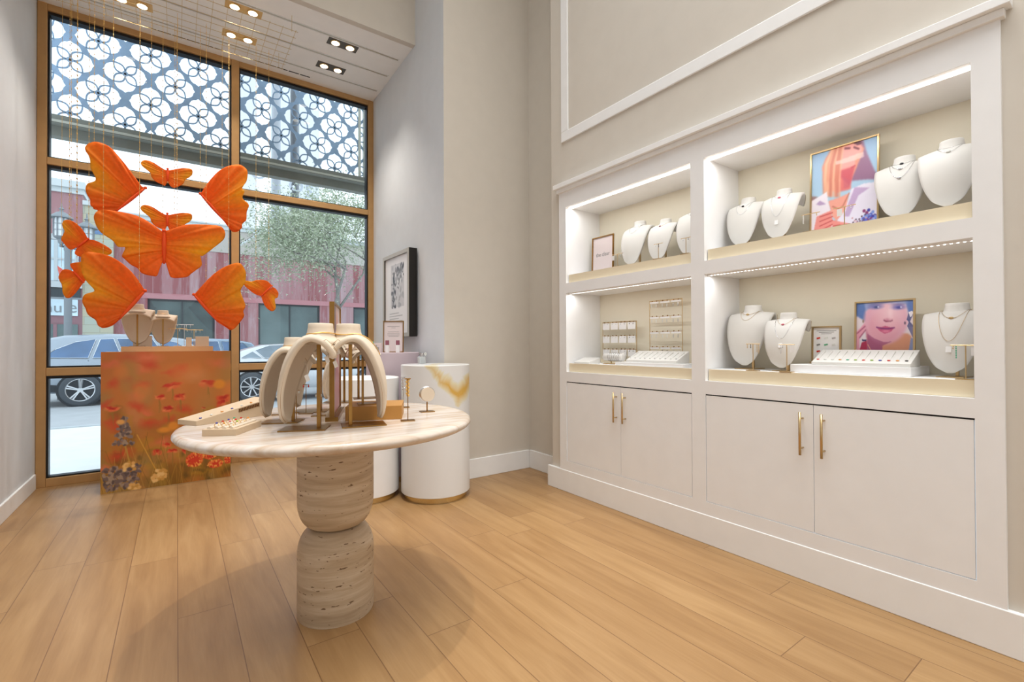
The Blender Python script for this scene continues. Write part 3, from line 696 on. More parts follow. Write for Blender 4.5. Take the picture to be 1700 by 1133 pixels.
# ---- shelf busts: (px column, X plane, niche, H, label)
gS = 'white busts in the wall niches'
WF = (-1, -.06)
def onshelf(px, X, nm): q = at(px, 570, 0, X); return (X, q.y, PLAT[nm])
shelf = [
 (1243, 3.03, 'C', .345, 'small white bust at the left end of the upper right niche', WF),
 (1303, 3.0, 'C', .333, 'small white bust second from left in the upper right niche', WF),
 (1504, 3.03, 'C', .35, 'white bust right beside the tall portrait in the upper right niche', WF),
 (1583, 2.97, 'C', .352, 'white bust at the far right end of the upper right niche', WF),
 (1249, 3.03, 'D', .41, 'large white bust at the left end of the lower right niche', WF),
 (1308, 2.94, 'D', .345, 'smaller white bust beside the gem chart in the lower right niche', WF),
 (1588, 3.0, 'D', .35, 'white bust at the right end of the lower right niche', (-1, .05)),
 (1062, 3.03, 'A', .385, 'white bust beside the framed card in the upper left niche', WF),
 (1105, 3.0, 'A', .34, 'white bust in the middle of the upper left niche', WF),
 (1158, 3.03, 'A', .38, 'white bust half hidden by the post in the upper left niche', WF)]
B = [bust(onshelf(px, X, nm), f, H, lab, gS) for px, X, nm, H, lab, f in shelf]
gN = 'necklaces on the niche busts'
NK = [(0, .42, 'silver', 'gem_black', 'fine dark pendant necklace on the leftmost upper right bust'), (0, .56, 'silver', None, 'long necklace under the dark pendant on the leftmost upper right bust'),
 (1, .42, 'silver', 'gem_pink', 'necklace with pink pendant on the second upper right bust'), (1, .68, 'silver', None, 'long tagged V necklace on the second upper right bust', True),
 (2, .36, 'silver', 'gem_black', 'shortest of three necklaces on the bust beside the tall portrait'), (2, .46, 'silver', 'silver', 'middle one of three necklaces on the bust beside the tall portrait'), (2, .57, 'silver', 'silver', 'longest of three necklaces on the bust beside the tall portrait'),
 (3, .36, 'silver', None, 'thick silver necklace on the far right upper bust'), (3, .44, 'silver', 'gem_clear', 'silver necklace with drop on the far right upper bust'),
 (4, .38, 'gold', 'gold', 'short gold necklace on the large lower left bust'), (4, .47, 'gold', None, 'longer gold chain on the large lower left bust'),
 (5, .44, 'gold', 'gem_pink', 'necklace with pink oval on the smaller lower bust'), (5, .62, 'silver', None, 'long Y necklace on the smaller lower bust', True),
 (6, .44, 'gold', 'gold', 'gold necklace with oval pendant on the rightmost lower bust'), (6, .66, 'gold', None, 'long tagged gold chain on the rightmost lower bust', True),
 (7, .36, 'silver', None, 'short fine chain on the bust beside the framed card'), (7, .5, 'silver', None, 'long fine chain on the bust beside the framed card'),
 (8, .42, 'gold', 'cup_plum', 'necklace with plum pendant on the middle upper left bust'),
 (9, .42, 'silver', 'silver', 'silver necklace on the bust half hidden by the post')]
for q in NK:
    necklace(B[q[0]], q[4], q[1], .056 if q[1] < .5 else .062, q[2], q[3], .011, .0010, gN, len(q) > 5)

# ================================================================ OTHER NICHE DISPLAYS
def framed(name, label, cat, P, wdir, udir, w, h, frame_m, content, thick=.014, bw=.008, group=None, foot=False):
    """upright or leaning framed print; P bottom centre of the face, wdir to the viewer's right, udir up"""
    wd, ud = Vector(wdir).normalized(), Vector(udir).normalized(); nn = wd.cross(ud).normalized(); P = Vector(P)
    t = thing(name, label, cat, P, 0, group); mb = MB()
    c = P+ud*(h/2)-nn*(thick/2)
    for s in (-1, 1):
        mb.obox(c+wd*(s*(w/2-bw/2)), wd, ud, nn, bw/2, h/2, thick/2); mb.obox(c+ud*(s*(h/2-bw/2)), wd, ud, nn, w/2-bw, bw/2, thick/2)
    mb.build('frame', frame_m, t, off=P)
    MB().obox(c-nn*(thick*.3), wd, ud, nn, w/2-bw, h/2-bw, thick*.12).build('backing', 'paper', t, off=P)
    f = lambda u, v, e=.0006: c-nn*(thick*.15)+nn*e+wd*((u-.5)*(w-2*bw))+ud*((.5-v)*(h-2*bw))
    if isinstance(content, Paint): content.sheet(f).build('print', 'print', t, off=P)
    elif content: MB().obox(c-nn*(thick*.15), wd, ud, nn, w/2-bw-.0005, h/2-bw-.0005, .0006).build('print', content, t, off=P)
    if foot:
        MB().obox(P+ud*.006+nn*.004, wd, ud, nn, w*.5, .006, .016).build('foot', frame_m, t, off=P)
    return t, f
UP = (0, 0, 1)
lean = lambda a: (math.sin(a), 0, math.cos(a))
# tall portrait, upper right niche
y1 = at(1343, 300, 0, 3.0).y; y0 = at(1459, 300, 0, 3.0).y
framed('portrait_poster', 'tall gold framed photo of a fair haired person in a white shirt holding blue flowers', 'poster', (3.02, (y0+y1)/2+.01, PLAT['C']), (0, -1, 0), lean(.05), (y1-y0), .515, 'gold', paint_portrait_tall())
# face portrait, lower right niche, on the riser
RZ = PLAT['D']+.045
r_ = thing('display_riser', 'white rectangular riser block under the face portrait and sloped tray', 'riser', (2.97, .976, PLAT['D'])); MB().box(-.15, .15, -.268, .268, 0, .0445).build('riser_block', 'white_lacquer', r_, bevel=.002)
y1 = at(1417, 540, 0, 3.03).y; y0 = at(1518, 540, 0, 3.03).y
framed('portrait_poster', 'square gold framed close-up photo of a face behind the sloped tray', 'poster', (3.03, (y0+y1)/2, RZ), (0, -1, 0), lean(.05), y1-y0, .345, 'gold', paint_portrait_face())
y1 = at(1345, 570, 0, 2.99).y; y0 = at(1394, 570, 0, 2.99).y
t, f = framed('gem_chart', 'small gold framed white chart of coloured gemstones beside the face portrait', 'sign', (3.0, (y0+y1)/2, RZ), (0, -1, 0), lean(.04), y1-y0, .215, 'gold', 'paper', foot=True)
GC = ['gem_red', 'gem_clear', 'silver', 'silver', 'gem_green', 'gem_clear', 'gem_red', 'gem_lime', 'gem_blue', 'gem_pink', 'amber_gem', 'gem_red']
for k, g in enumerate(GC):
    u, v = .2+(k % 3)*.29, .30+(k//3)*.19; p = f(u, v, .002); MB().obox(p, (0, -1, .25), (0, .25, 1), (1, 0, 0), .009, .0045, .0012).build('gem_picture', g, t, off=t.location)
mb = MB()
for k in range(3): mb.obox(f(.5, .09+k*.045, .0012), (0, 1, 0), (0, 0, 1), (1, 0, 0), .05-.012*k, .0015, .0003)
mb.build('printed_lines', 'grey_ink', t, off=t.location)
# sloped tray with colour-tipped bars
def sloped_tray(P, w, d, h0, h1, label, cols, lm='white_leather', bars=12):
    t = thing('sloped_tray', label, 'jewellery tray', P); x0, x1 = -d/2, d/2
    prof = [(x0, 0), (x1, 0), (x1, h1), (x0+.012, h0), (x0, h0-.004)]
    MB().prism(prof, lambda a, b: (a, -w/2, b), lambda a, b: (a, w/2, b)).build('tray_body', lm, t, bevel=.002)
    sl = Vector((x1-x0-.03, 0, h1-h0)).normalized(); nn = Vector((-sl.z, 0, sl.x)); L = (x1-x0-.04)
    for k in range(bars):
        y = w/2-.022-(w-.044)*k/(bars-1); c = Vector((x0+.026, y, h0+.0035))+sl*(L/2)
        b = MB().obox(c, sl, (0, 1, 0), nn, L/2*.96, .0032, .003).build('padded_bar', lm, t)
        g = MB().ball(c-sl*(L/2*.9)+nn*.004, .005, .0075, .004); g.build('ring_gem', cols[k % len(cols)], b, smooth=True)
    return t
ya = at(1354, 590, 0, 2.90).y; yb = at(1519, 590, 0, 2.90).y
sloped_tray((2.915, (ya+yb)/2, RZ), ya-yb-.004, .15, .02, .082, 'cream sloped tray with twelve coloured gem bracelets in front of the face portrait', ['gem_red', 'gem_clear', 'gem_clear', 'amber_gem', 'gem_green', 'gem_lime', 'gem_red', 'gem_lime', 'gem_blue', 'gem_red', 'amber_gem', 'gem_black'])
# T-stands with earrings
def tstand(P, h, w, label, hang, metal='gold', yaw=0, group='small T stands in the niches'):
    t = thing('earring_stand', label, 'earring stand', P, yaw, group); mb = MB()
    mb.box(-.022, .022, -.032, .032, 0, .004); mb.build('base_plate', metal, t, bevel=.0006)
    MB().bar((0, 0, .004), (0, 0, h), .0024, 8).build('stem', metal, t); MB().bar((0, -w/2, h), (0, w/2, h), .0022, 8).build('crossbar', metal, t)
    for k, (y, L, m) in enumerate(hang):
        e = MB()
        if m == 'paper': e.box(-.005, -.004, y-.012, y+.012, h-.045, h-.008)
        else:
            for q in range(int(L/.008)): e.ball((-.004, y, h-.006-q*.008), .0028, .0028, .0038, 6, 5)
        e.build('price_card' if m == 'paper' else 'earring', m, t)
    return t
for px, X, nm, h, w, lab, hg in [(1250, 2.80, 'D', .16, .085, 'T stand with earrings before the large lower bust', [(-.036, .06, 'gold'), (-.026, .055, 'gold'), (.012, .03, 'gem_black'), (.032, .03, 'gold')]),
        (1306, 2.79, 'D', .155, .085, 'T stand with white card before the smaller lower bust', [(-.03, .03, 'paper'), (.02, .02, 'silver'), (.03, .05, 'silver')]),
        (1603, 2.80, 'D', .15, .1, 'T stand with a card at the right end of the lower right niche', [(-.03, .05, 'paper'), (.03, .06, 'gem_green'), (.04, .02, 'gold')]),
        (1348, 2.80, 'C', .10, .09, 'T stand with a white drop earring at the left of the tall portrait', [(.036, .05, 'gem_clear'), (-.03, .02, 'gold')]),
        (1404, 2.80, 'C', .10, .10, 'T stand in front of the tall portrait with a small card', [(.02, .03, 'paper'), (-.03, .02, 'silver')]),
        (1026, 2.80, 'A', .10, .11, 'T stand with small cards beside the framed card', [(.04, .03, 'paper'), (.0, .02, 'gold'), (-.035, .03, 'gem_clear')]),
        (1094, 2.79, 'A', .11, .075, 'T stand before the middle upper left bust', [(-.005, .03, 'gem_black'), (.02, .02, 'silver')]),
        (1140, 2.79, 'A', .11, .08, 'T stand before the half hidden bust', [(-.02, .02, 'gem_black'), (.02, .02, 'silver')])]:
    y = at(px, 570, 0, X).y; tstand((X, y, PLAT[nm]), h, w, lab, hg)
# upper left niche card
y1 = at(983, 400, 0, 3.0).y; y0 = at(1018, 400, 0, 3.0).y
t, f = framed('framed_card', 'small framed pale card reading the clear at the left of the upper left niche', 'sign', (2.99, (y0+y1)/2, PLAT['A']), (0, -1, 0), lean(.03), y1-y0, .335, 'antique_gold', 'pink_card')
text_mb('the clear', .052, .001, lambda x, y, z: f(.16+x/.27, .52-y/.33, .0018+z)).build('lettering', 'grey_ink', t, off=t.location)
# earring racks in the lower left niche
ZB = PLAT['B']
def rack(px0, px1, X, h, label, rows, cols, card, group, first, gap):
    y1 = at(px0, 570, 0, X).y; y0 = at(px1, 570, 0, X).y; w = y1-y0; P = (X, (y0+y1)/2, ZB)
    t = thing('earring_rack', label, 'earring rack', P)
    mb = MB()
    for s in (-1, 1): mb.bar((0, s*w/2, .03), (0, s*w/2, h), .003, 6)
    mb.bar((0, -w/2, h), (0, w/2, h), .003, 6); mb.build('rack_frame', 'gold', t)
    MB().box(-.03, .03, -w*.5, w*.5, 0, .03).build('base_block', 'champagne' , t)
    for r in range(rows):
        z = h-gap*r-(0 if r else .0); MB().bar((-.002, -w/2, z-.006), (-.002, w/2, z-.006), .0018, 6).build('rail', 'gold', t)
        for c in range(cols):
            y = w/2-(c+.5)*w/cols; nm = '%s row, %s card from the left, on %s' % (['top', 'second', 'third', 'bottom'][r], ORD[c], first)
            k = thing('earring_card', 'white earring card, '+nm, 'earring card', (P[0]-.008, P[1]+y, P[2]+z-.008), 0, group)
            cw = w/cols*.42
            MB().box(-.001, .001, -cw, cw, -card, .0).build('card', 'paper', k, bevel=.0004)
            gm = ['gem_clear', 'silver', 'gold', 'gem_clear', 'gem_black'][(r*5+c*3) % 5 if not (first.startswith('the tall') and r == 3 and c == 1) else 4]
            hk = MB(); hk.box(-.002, .008, -cw*.5-.002, -cw*.5+.002, -.001, .009); hk.build('hook', 'antique_gold', k)
            hk = MB(); hk.box(-.002, .008, cw*.5-.002, cw*.5+.002, -.001, .009); hk.build('hook', 'antique_gold', k)
            drop = .012 if card > .03 else card+.02
            for s in (-1, 1): MB().ball((-.004, s*cw*.5, -drop), .003, .0035, .004 if card > .03 else .016, 6, 5).build('earring', gm, k)
rack(1001, 1057, 3.09, .355, 'low gold earring rack with square white cards', 3, 4, .058, 'square earring cards on the low rack', 'the low rack', .115)
rack(1079, 1133, 3.09, .505, 'tall gold earring rack with narrow card strips', 4, 3, .014, 'narrow earring cards on the tall rack', 'the tall rack', .12)
ya = at(1034, 590, 0, 2.88).y; yb = at(1148, 590, 0, 2.88).y
t = thing('display_riser', 'low white riser tray under the sloped ring tray in the lower left niche', 'riser', (2.90, (ya+yb)/2, ZB)); MB().box(-.11, .11, -(ya-yb)/2, (ya-yb)/2, 0, .024).build('riser_block', 'white_lacquer', t, bevel=.002)
ya2 = at(1047, 590, 0, 2.88).y; yb2 = at(1131, 590, 0, 2.88).y
sloped_tray((2.90, (ya2+yb2)/2, ZB+.0245), ya2-yb2, .15, .022, .085, 'white sloped ring tray in the lower left niche', ['gem_clear', 'silver'], bars=10)
yc = at(1018, 590, 0, 2.86).y
t = thing('bracelet_roll', 'white padded roll holding several bangles at the left of the lower left niche', 'bracelet display', (2.87, yc, ZB))
MB().tube([(0, -.10, .058), (0, -.096, .058), (0, .096, .058), (0, .10, .058)], lambda q: .031 if .1 < q < .9 else .026, 20).build('roll', 'white_leather', t, smooth=True)
MB().box(-.02, .02, -.05, .10, 0, .008).build('base_plate', 'gold', t); MB().bar((0, .03, .008), (0, .03, .03), .006, 8).build('post', 'gold', t)
for k in range(6): MB().ring((0, -.07+k*.022, .058), .0335, .0018, (0, 1, 0), 24, 6).build('bangle', 'silver', t, smooth=True)
yc = at(972, 596, 0, 2.84).y
t = thing('padded_wedge', 'small white leather wedge at the left end of the lower left niche', 'jewellery tray', (2.86, yc, ZB)); MB().prism([(-.07, 0), (.06, 0), (.06, .05), (-.07, .012)], lambda a, b: (a, -.09, b), lambda a, b: (a, .09, b)).build('wedge', 'white_leather', t, bevel=.002)

# ================================================================ TABLE
TX, TY, TZ = .629, 2.352, .92
tb = thing('round_display_table', 'round pale marble table on a travertine hourglass pedestal', 'table', (TX, TY, 0))
pr = [(.01, .873), (.60, .873), (.628, .876), (.642, .884), (.650, .896), (.649, .905), (.642, .914), (.630, .919), (.612, .92), (.01, .92)]
MB().lathe((0, 0, 0), pr, 128).build('tabletop', 'marble_top', tb, smooth=True)
low = [(.172, 0), (.174, .01), (.174, .29)]+[(.104+.070*math.cos(a), .29+.118*math.sin(a)) for a in [PI/2*k/10 for k in range(1, 11)]]
MB().lathe((0, 0, 0), [(.01, 0)]+low+[(.01, .409)], 96).build('lower_pedestal', 'travertine', tb, smooth=True)
up = [(.104+.070*math.sin(a), .411+.125*(1-math.cos(a))) for a in [PI/2*k/10 for k in range(0, 11)]]+[(.174, .72), (.174, .8728)]
MB().lathe((0, 0, 0), [(.01, .411)]+up+[(.01, .8728)], 96).build('upper_pedestal', 'travertine', tb, smooth=True)
for o in tb.children:
    if 'pedestal' in o.name or 'top' in o.name:
        m = o.modifiers.new('e', 'EDGE_SPLIT'); m.split_angle = math.radians(50)

E1 = Vector((.342, .940, 0)); E2 = Vector((.940, -.342, 0)); LF = (-.905, .425); RT = (.975, -.222)
def ont(px, py, z=TZ): q = at(px, py, 2, z); return (q.x, q.y, z)
RISZ = TZ+.065
t = thing('gold_riser', 'gold rectangular riser block at the right of the table', 'riser', (.80, 2.275, TZ), math.atan2(-.42, .907)); MB().box(-.128, .128, -.115, .115, 0, .065).build('riser_block', 'gold_board', t, bevel=.001)
gT = 'cream busts on the round table'
TBU = [((524.5, 712), LF, .445, 'largest cream bust at the front left of the table, arched left', TZ), ((483, 700.5), LF, .39, 'smaller cream bust at the far left of the table cluster', TZ),
       ((529, 683), LF, .40, 'cream bust behind the largest left bust on the table', TZ), ((569, 668), LF, .36, 'cream bust at the back left of the table behind the sign', TZ),
       ((586.5, 707), RT, .445, 'largest cream bust at the front right of the table, arched right', TZ), ((605, 671), RT, .30, 'small cream bust standing on the gold riser', RISZ),
       ((598, 662), RT, .33, 'cream bust at the back of the gold riser', RISZ)]
TB = []
for (px, py), f, H, lab, z in TBU:
    TB.append(bust(ont(px, py, z), f, H, lab, gT, 'cream_leather'))
gM = 'necklaces on the table busts'
necklace(TB[0], 'gold rope necklace on the largest left table bust', .3, .058, 'chain_gold', None, .01, .0022, gM)
necklace(TB[1], 'fine gold necklace on the small far left table bust', .3, .058, 'chain_gold', None, .01, .0012, gM)
necklace(TB[4], 'gold beaded necklace on the largest right table bust', .42, .058, 'chain_gold', 'gem_green', .01, .002, gM)
necklace(TB[4], 'long gold necklace with small stones on the largest right table bust', .52, .062, 'chain_gold', 'gem_clear', .008, .0016, gM)
necklace(TB[5], 'gold necklace on the small bust on the gold riser', .38, .058, 'chain_gold', 'amber_gem', .01, .0012, gM)
# sale tags hanging off the backs of the busts
for (px, py, z, lab) in [(543, 597, 1.21, 'white price tag hanging behind the largest left bust'), (557, 605, 1.20, 'white price tag hanging beside the sign frame'), (510, 628, 1.12, 'white price tag hanging between the left busts'), (561, 583, 1.25, 'white price tag hanging under the largest right bust')]:
    pz = at(px, py, 1, 2.02 if px > 530 else 2.05); t = thing('price_tag', lab, 'price tag', pz, .4, 'price tags among the table busts')
    MB().obox((0, 0, 0), (1, 0, .4), (-.4, 0, 1), (0, 1, 0), .009, .014, .0005).build('tag', 'paper', t); MB().tube([(0, 0, .012), (.002, 0, .03), (.0, .002, .055)], .0006, 4).build('string', 'thread', t)
# sign frame seen nearly edge-on
sp = Vector(ont(551, 700)); lab = 'tall gold framed double sided portrait sign standing edge-on amid the table busts'
t = thing('table_sign', lab, 'sign', sp); L_, H_ = .37, .535; mb = MB(); c = E1*(L_/2)+Vector((0, 0, .02+H_/2))
for s in (-1, 1): mb.obox(c+E1*(s*(L_/2-.005)), E1, E2, UP, .005, .011, H_/2); mb.obox(c+Vector((0, 0, s*(H_/2-.005))), E1, E2, UP, L_/2-.01, .011, .005)
mb.build('frame', 'antique_gold', t)
MB().obox(E1*(L_/2)+Vector((0, 0, .01)), E1, E2, UP, L_/2+.01, .028, .01).build('foot', 'antique_gold', t)
pp = Paint(60, 90, (226, 206, 206)); pp.ell(.5, .35, .35, .3, (222, 170, 160), .2); pp.ell(.5, .8, .5, .25, (188, 96, 110), .3); pp.ell(.25, .3, .2, .35, (120, 90, 96), .4)
pp.sheet(lambda u, v: c+E1*((u-.5)*(L_-.02))+Vector((0, 0, (.5-v)*(H_-.02)))+E2*.004).build('print', 'print', t)
MB().obox(c, E1, E2, UP, L_/2-.01, .003, H_/2-.01).build('backing', 'paper', t)
# thin single stands
def pin(P, h, label, gem, w=.03):
    t = thing('jewellery_stand', label, 'jewellery stand', P, math.atan2(E2.y, E2.x), 'thin pin stands on the table')
    MB().box(-.034, .034, -.022, .022, 0, .004).build('base_plate', 'antique_gold', t, bevel=.0005); MB().bar((0, 0, .004), (0, 0, h), .0017, 6).build('stem', 'antique_gold', t)
    mb = MB(); mb.bar((-w/2, 0, h), (w/2, 0, h), .0016, 6); mb.build('crossbar', 'antique_gold', t)
    for s in (-1, 1): MB().ball((s*w*.4, 0, h-.009), .004, .003, .007, 8, 6).build('earring', gem, t)
for px, py, h, gm, lab in [(492, 698, .14, 'gem_clear', 'thin earring stand beside the tip of the largest left bust'), (508, 687, .15, 'gem_red', 'thin earring stand with red gems behind the largest left bust'), (464, 689, .10, 'gem_clear', 'short earring stand behind the small far left bust'), (529, 691, .11, 'gem_clear', 'thin earring stand just left of the sign frame')]:
    pin(ont(px, py), h, lab, gm)
# bracelet holders
def bracelet_post(P, h, label, metal, L):
    t = thing('bracelet_stand', label, 'bracelet stand', P, math.atan2(E2.y, E2.x), 'bracelet stands at the right of the table')
    m2 = 'antique_gold' if metal == 'chain_gold' else 'silver'
    MB().box(-.032, .032, -.022, .022, 0, .004).build('base_plate', 'antique_gold', t, bevel=.0005); MB().bar((0, 0, .004), (0, 0, h), .0022, 6).build('stem', m2, t)
    MB().bar((-.014, 0, h), (.014, 0, h), .0028, 6).build('crossbar', m2, t); mb = MB()
    for k in range(int(L/.009)): mb.ball((.002*(-1)**k, .004, h-.006-k*.009), .0075, .005, .006, 8, 6)
    mb.build('bracelet', metal, t, smooth=True)
bracelet_post(ont(677, 699), .195, 'gold bracelet hanging from a stand before the gold riser', 'chain_gold', .085)
bracelet_post(ont(670, 677), .17, 'silver bracelet hanging from a stand at the back right of the table', 'silver', .075)
t = thing('bangle_stand', 'round cream drum stand with bangles at the right edge of the table', 'bracelet display', ont(709, 684), math.atan2(-.2, .98))
MB().box(-.036, .036, -.026, .026, 0, .004).build('base_plate', 'antique_gold', t, bevel=.0005); MB().bar((0, 0, .004), (0, 0, .062), .0035, 8).build('stem', 'antique_gold', t)
MB().bar((0, -.022, .093), (0, .022, .093), .036, 32).build('drum', 'cream_leather', t, smooth=False)
for k in range(3): MB().ring((0, -.010+k*.011, .093), .0385, .0014, (0, 1, 0), 30, 5).build('bangle', 'silver', t)
# small ring tray
tp = [ont(335, 725), ont(392, 724), ont(422, 708)]; A, Bq, Cq = map(Vector, tp); e = (Bq-A).normalized(); g = (Cq-Bq); g = (g-e*g.dot(e)).normalized(); wA, wG = (Bq-A).length, .215
ctr = A+e*(wA/2)+g*(wG/2); t = thing('ring_tray', 'low cream tray holding rows of coloured rings at the left edge of the table', 'jewellery tray', ctr, math.atan2(e.y, e.x))
MB().box(-wA/2, wA/2, -wG/2, wG/2, 0, .026).build('tray_body', 'tray_warm_lit', t, bevel=.001)
for k in range(4): MB().bar((-wA/2+.02+k*.028, -wG/2+.012, .027), (-wA/2+.02+k*.028, wG/2-.012, .027), .008, 8).build('padded_roll', 'cream_leather', t)
cl = ['gem_blue', 'amber_gem', 'gem_clear', 'gem_red', 'gem_pink', 'gem_lime', 'gem_blue', 'gem_red', 'gem_clear', 'gem_green', 'gem_red', 'amber_gem']
R3 = ['front', 'second', 'third', 'back']
for k in range(12):
    i, j = k % 3, k//3; x = -wA/2+.034+i*.028; y = -wG/2+.04+j*.045; r = Matrix.Rotation(t.rotation_euler.z, 3, 'Z') @ Vector((x, y, .034))
    q = thing('ring', 'gold ring in the small tray, %s row, %s from the left' % (R3[j], ORD[i]), 'ring', ctr+r, t.rotation_euler.z, 'rings in the small tray')
    MB().ring((0, 0, 0), .0085, .0013, (0, 1, 0), 16, 5).build('band', 'chain_gold', q); MB().ball((0, 0, .0105), .0055, .004, .0035, 8, 5).build('gem', cl[k], q)
# long ramped bracelet tray
Pa, Pb = Vector(ont(326, 708)), Vector(ont(440, 690)); e = (Pb-Pa).normalized(); g = Vector((-e.y, e.x, 0)); Lr = (Pb-Pa).length*1.12
t = thing('ramped_tray', 'long cream ramp tray with dark slots at the back left of the table', 'jewellery tray', Pa, math.atan2(e.y, e.x))
MB().prism([(0, 0), (Lr, 0), (Lr, .085), (0, .022)], lambda a, b: (a, 0, b), lambda a, b: (a, .13, b)).build('tray_body', 'tray_warm_lit', t, bevel=.001)
zr = lambda a: .022+a/Lr*.063
MB().prism([(Lr*.52, zr(Lr*.52)-.021), (Lr*.985, zr(Lr*.985)-.021), (Lr*.985, zr(Lr*.985)-.005), (Lr*.52, zr(Lr*.52)-.005)], lambda a, b: (a, -.0012, b), lambda a, b: (a, .0005, b)).build('slot_recess', 'brown_tray', t)
for k in range(12): a = Lr*.54+k*Lr*.038; MB().obox((a, -.002, zr(a)-.013), (.4, 0, .9), (0, 1, 0), (.9, 0, -.4), .009, .0012, .0018).build('divider', 'gold', t)
for k in range(7): a = Lr*(.08+k*.13); MB().ball((a, .02, zr(a)+.003), .007, .005, .0035, 8, 5).build('bracelet_gem', ['gem_blue', 'gem_clear', 'amber_gem'][k % 3], t)

# ================================================================ DRUMS BY THE WINDOW PIER
def drum(loc, r, h, label, m, name='display_drum'):
    t = thing(name, label, 'display plinth', loc, 0)
    MB().lathe((0, 0, 0), [(r*.90, 0), (r*.90, .055)], 96).build('brass_base', 'brass_band', t, smooth=False)
    MB().lathe((0, 0, 0), [(.01, .0505), (r-.004, .0505), (r, .054), (r, h-.004), (r-.004, h), (.01, h)], 128).build('drum_body', m, t, smooth=True)
    for o in t.children: q = o.modifiers.new('e', 'EDGE_SPLIT'); q.split_angle = math.radians(40)
    return t
drum((1.797, 3.642, 0), .288, 1.108, 'white round drum plinth with a painted ochre reflection and brass base, nearest the corner', 'drum_reflection_paint')
drum((1.29, 3.97, 0), .288, 1.0, 'lower white round drum plinth partly hidden behind the table pedestal', 'white_lacquer')
drum((1.715, 4.40, 0), .25, 1.203, 'dusty lilac round plinth standing behind the two white drums', 'lilac')
q = at(700, 604, 2, 1.109)
t = thing('perfume_bottle', 'small clear glass bottle with a flower stopper on the taller white drum', 'bottle', (q.x, q.y-.0, 1.109), .2)
MB().box(-.033, .033, -.020, .020, 0, .062).build('bottle_body', 'clear_glass', t, bevel=.006); MB().lathe((0, 0, 0), [(.014, .062), (.014, .078), (.024, .08), (.024, .094), (.01, .095)], 20).build('stopper', 'silver', t)
mb = MB()
for k in range(6): mb.ball((.026+.009*math.cos(k*PI/3), -.02, .084+.009*math.sin(k*PI/3)), .006, .004, .006, 8, 5)
mb.build('flower', 'gem_clear', t)
# things on the lilac plinth
LZ = 1.2035
t, f = framed('lilac_card_stand', 'gold framed lilac card leaning on the lilac plinth', 'sign', (1.70, 4.36, LZ), (.80, -.60, 0), (.06, .12, 1), .20, .31, 'antique_gold', 'pink_card')
mb = MB()
for k, w in enumerate([.06, .02, .055, .06, .06, .05]): mb.obox(f(.5, .16+[0, .05, .18, .23, .28, .33][k], .0014), (.80, -.60, 0), (0, 0, 1), (.6, .8, 0), w, .0016, .0003)
mb.build('printed_lines', 'grey_ink', t, off=t.location)
for i, (x, y, lab) in enumerate([(1.62, 4.30, 'left one of two white fragrance vials before the lilac card'), (1.70, 4.24, 'right one of two white fragrance vials before the lilac card')]):
    t = thing('fragrance_vial', lab, 'vial', (x, y, LZ), -.64, 'vials before the lilac card')
    MB().box(-.016, .016, -.014, .014, 0, .07).build('vial_body', 'paper', t, bevel=.001); MB().box(-.015, .015, -.013, .013, .0705, .115).build('cap', 'cup_plum', t, bevel=.001)
t = thing('fragrance_box', 'small pale pink box with a clear bottle picture at the left of the lilac plinth', 'box', (1.56, 4.42, LZ), -.64)
MB().box(-.05, .05, -.02, .02, 0, .09).build('carton', 'pink_card', t, bevel=.001); MB().box(-.028, .028, -.0215, -.0195, .012, .05).build('bottle_picture', 'silver', t); MB().box(-.009, .009, -.0215, -.0195, .052, .07).build('cap_picture', 'silver', t)
# framed drawing on the pier
PF = thing('wall_frame', 'deep framed black and white drawing on the white pier wall', 'framed picture', (1.96, 4.835, 1.815)); of = PF.location
fy0, fy1, fz0, fz1, fx = 4.47, 5.20, 1.362, 2.268, 1.912
mb = MB(); mb.box(fx, 2.000, fy0, fy0+.02, fz0, fz1); mb.box(fx, 2.0, fy1-.02, fy1, fz0, fz1); mb.box(fx, 2.0, fy0+.02, fy1-.02, fz1-.02, fz1); mb.box(fx, 2.0, fy0+.02, fy1-.02, fz0, fz0+.02)
mb.build('box_side', 'black_wood', PF, off=of)
mb = MB(); w = .04
mb.box(fx-.004, fx, fy0-.002, fy0+w, fz0, fz1); mb.box(fx-.004, fx, fy1-w, fy1+.002, fz0, fz1); mb.box(fx-.004, fx, fy0+w, fy1-w, fz1-w, fz1); mb.box(fx-.004, fx, fy0+w, fy1-w, fz0, fz0+w)
mb.build('front_rim', 'champagne_wood', PF, off=of, bevel=.001)
pp = Paint(110, 140, (238, 236, 236)); random.seed(3)
def sk(n, cx, cy, sx, sy, cols):
    for k in range(n): pp.ell(random.gauss(cx, sx), random.gauss(cy, sy), random.uniform(.01, .05), random.uniform(.01, .03), random.choice(cols), .3, random.random()*3, .8)
pp.poly([(.26, .10), (.82, .10), (.82, .66), (.26, .66)], (206, 204, 206)); sk(80, .58, .25, .13, .08, [(60, 60, 64), (130, 130, 132), (230, 230, 230), (180, 180, 182)]); sk(40, .38, .48, .05, .12, [(50, 50, 54), (110, 110, 112)]); sk(50, .62, .52, .10, .09, [(214, 214, 214), (170, 170, 172)])
pp.a[:, :] = np.where(((pp.X < .26) | (pp.X > .82) | (pp.Y < .09) | (pp.Y > .67))[..., None], (238, 236, 236), pp.a)
for k in range(4): pp.line([(.2, .74+k*.035), (.3+.15*(k % 2)+.3, .74+k*.035-.004)], .006, (150, 150, 150), .7)
pp.sheet(lambda u, v: (fx+.012, fy1-w-u*(fy1-fy0-2*w), fz1-w-v*(fz1-fz0-2*w))).build('drawing', 'print', PF, off=of)
MB().box(1.93, 1.945, fy0+.02, fy1-.02, fz0+.02, fz1-.02).build('backing', 'paper', PF, off=of)

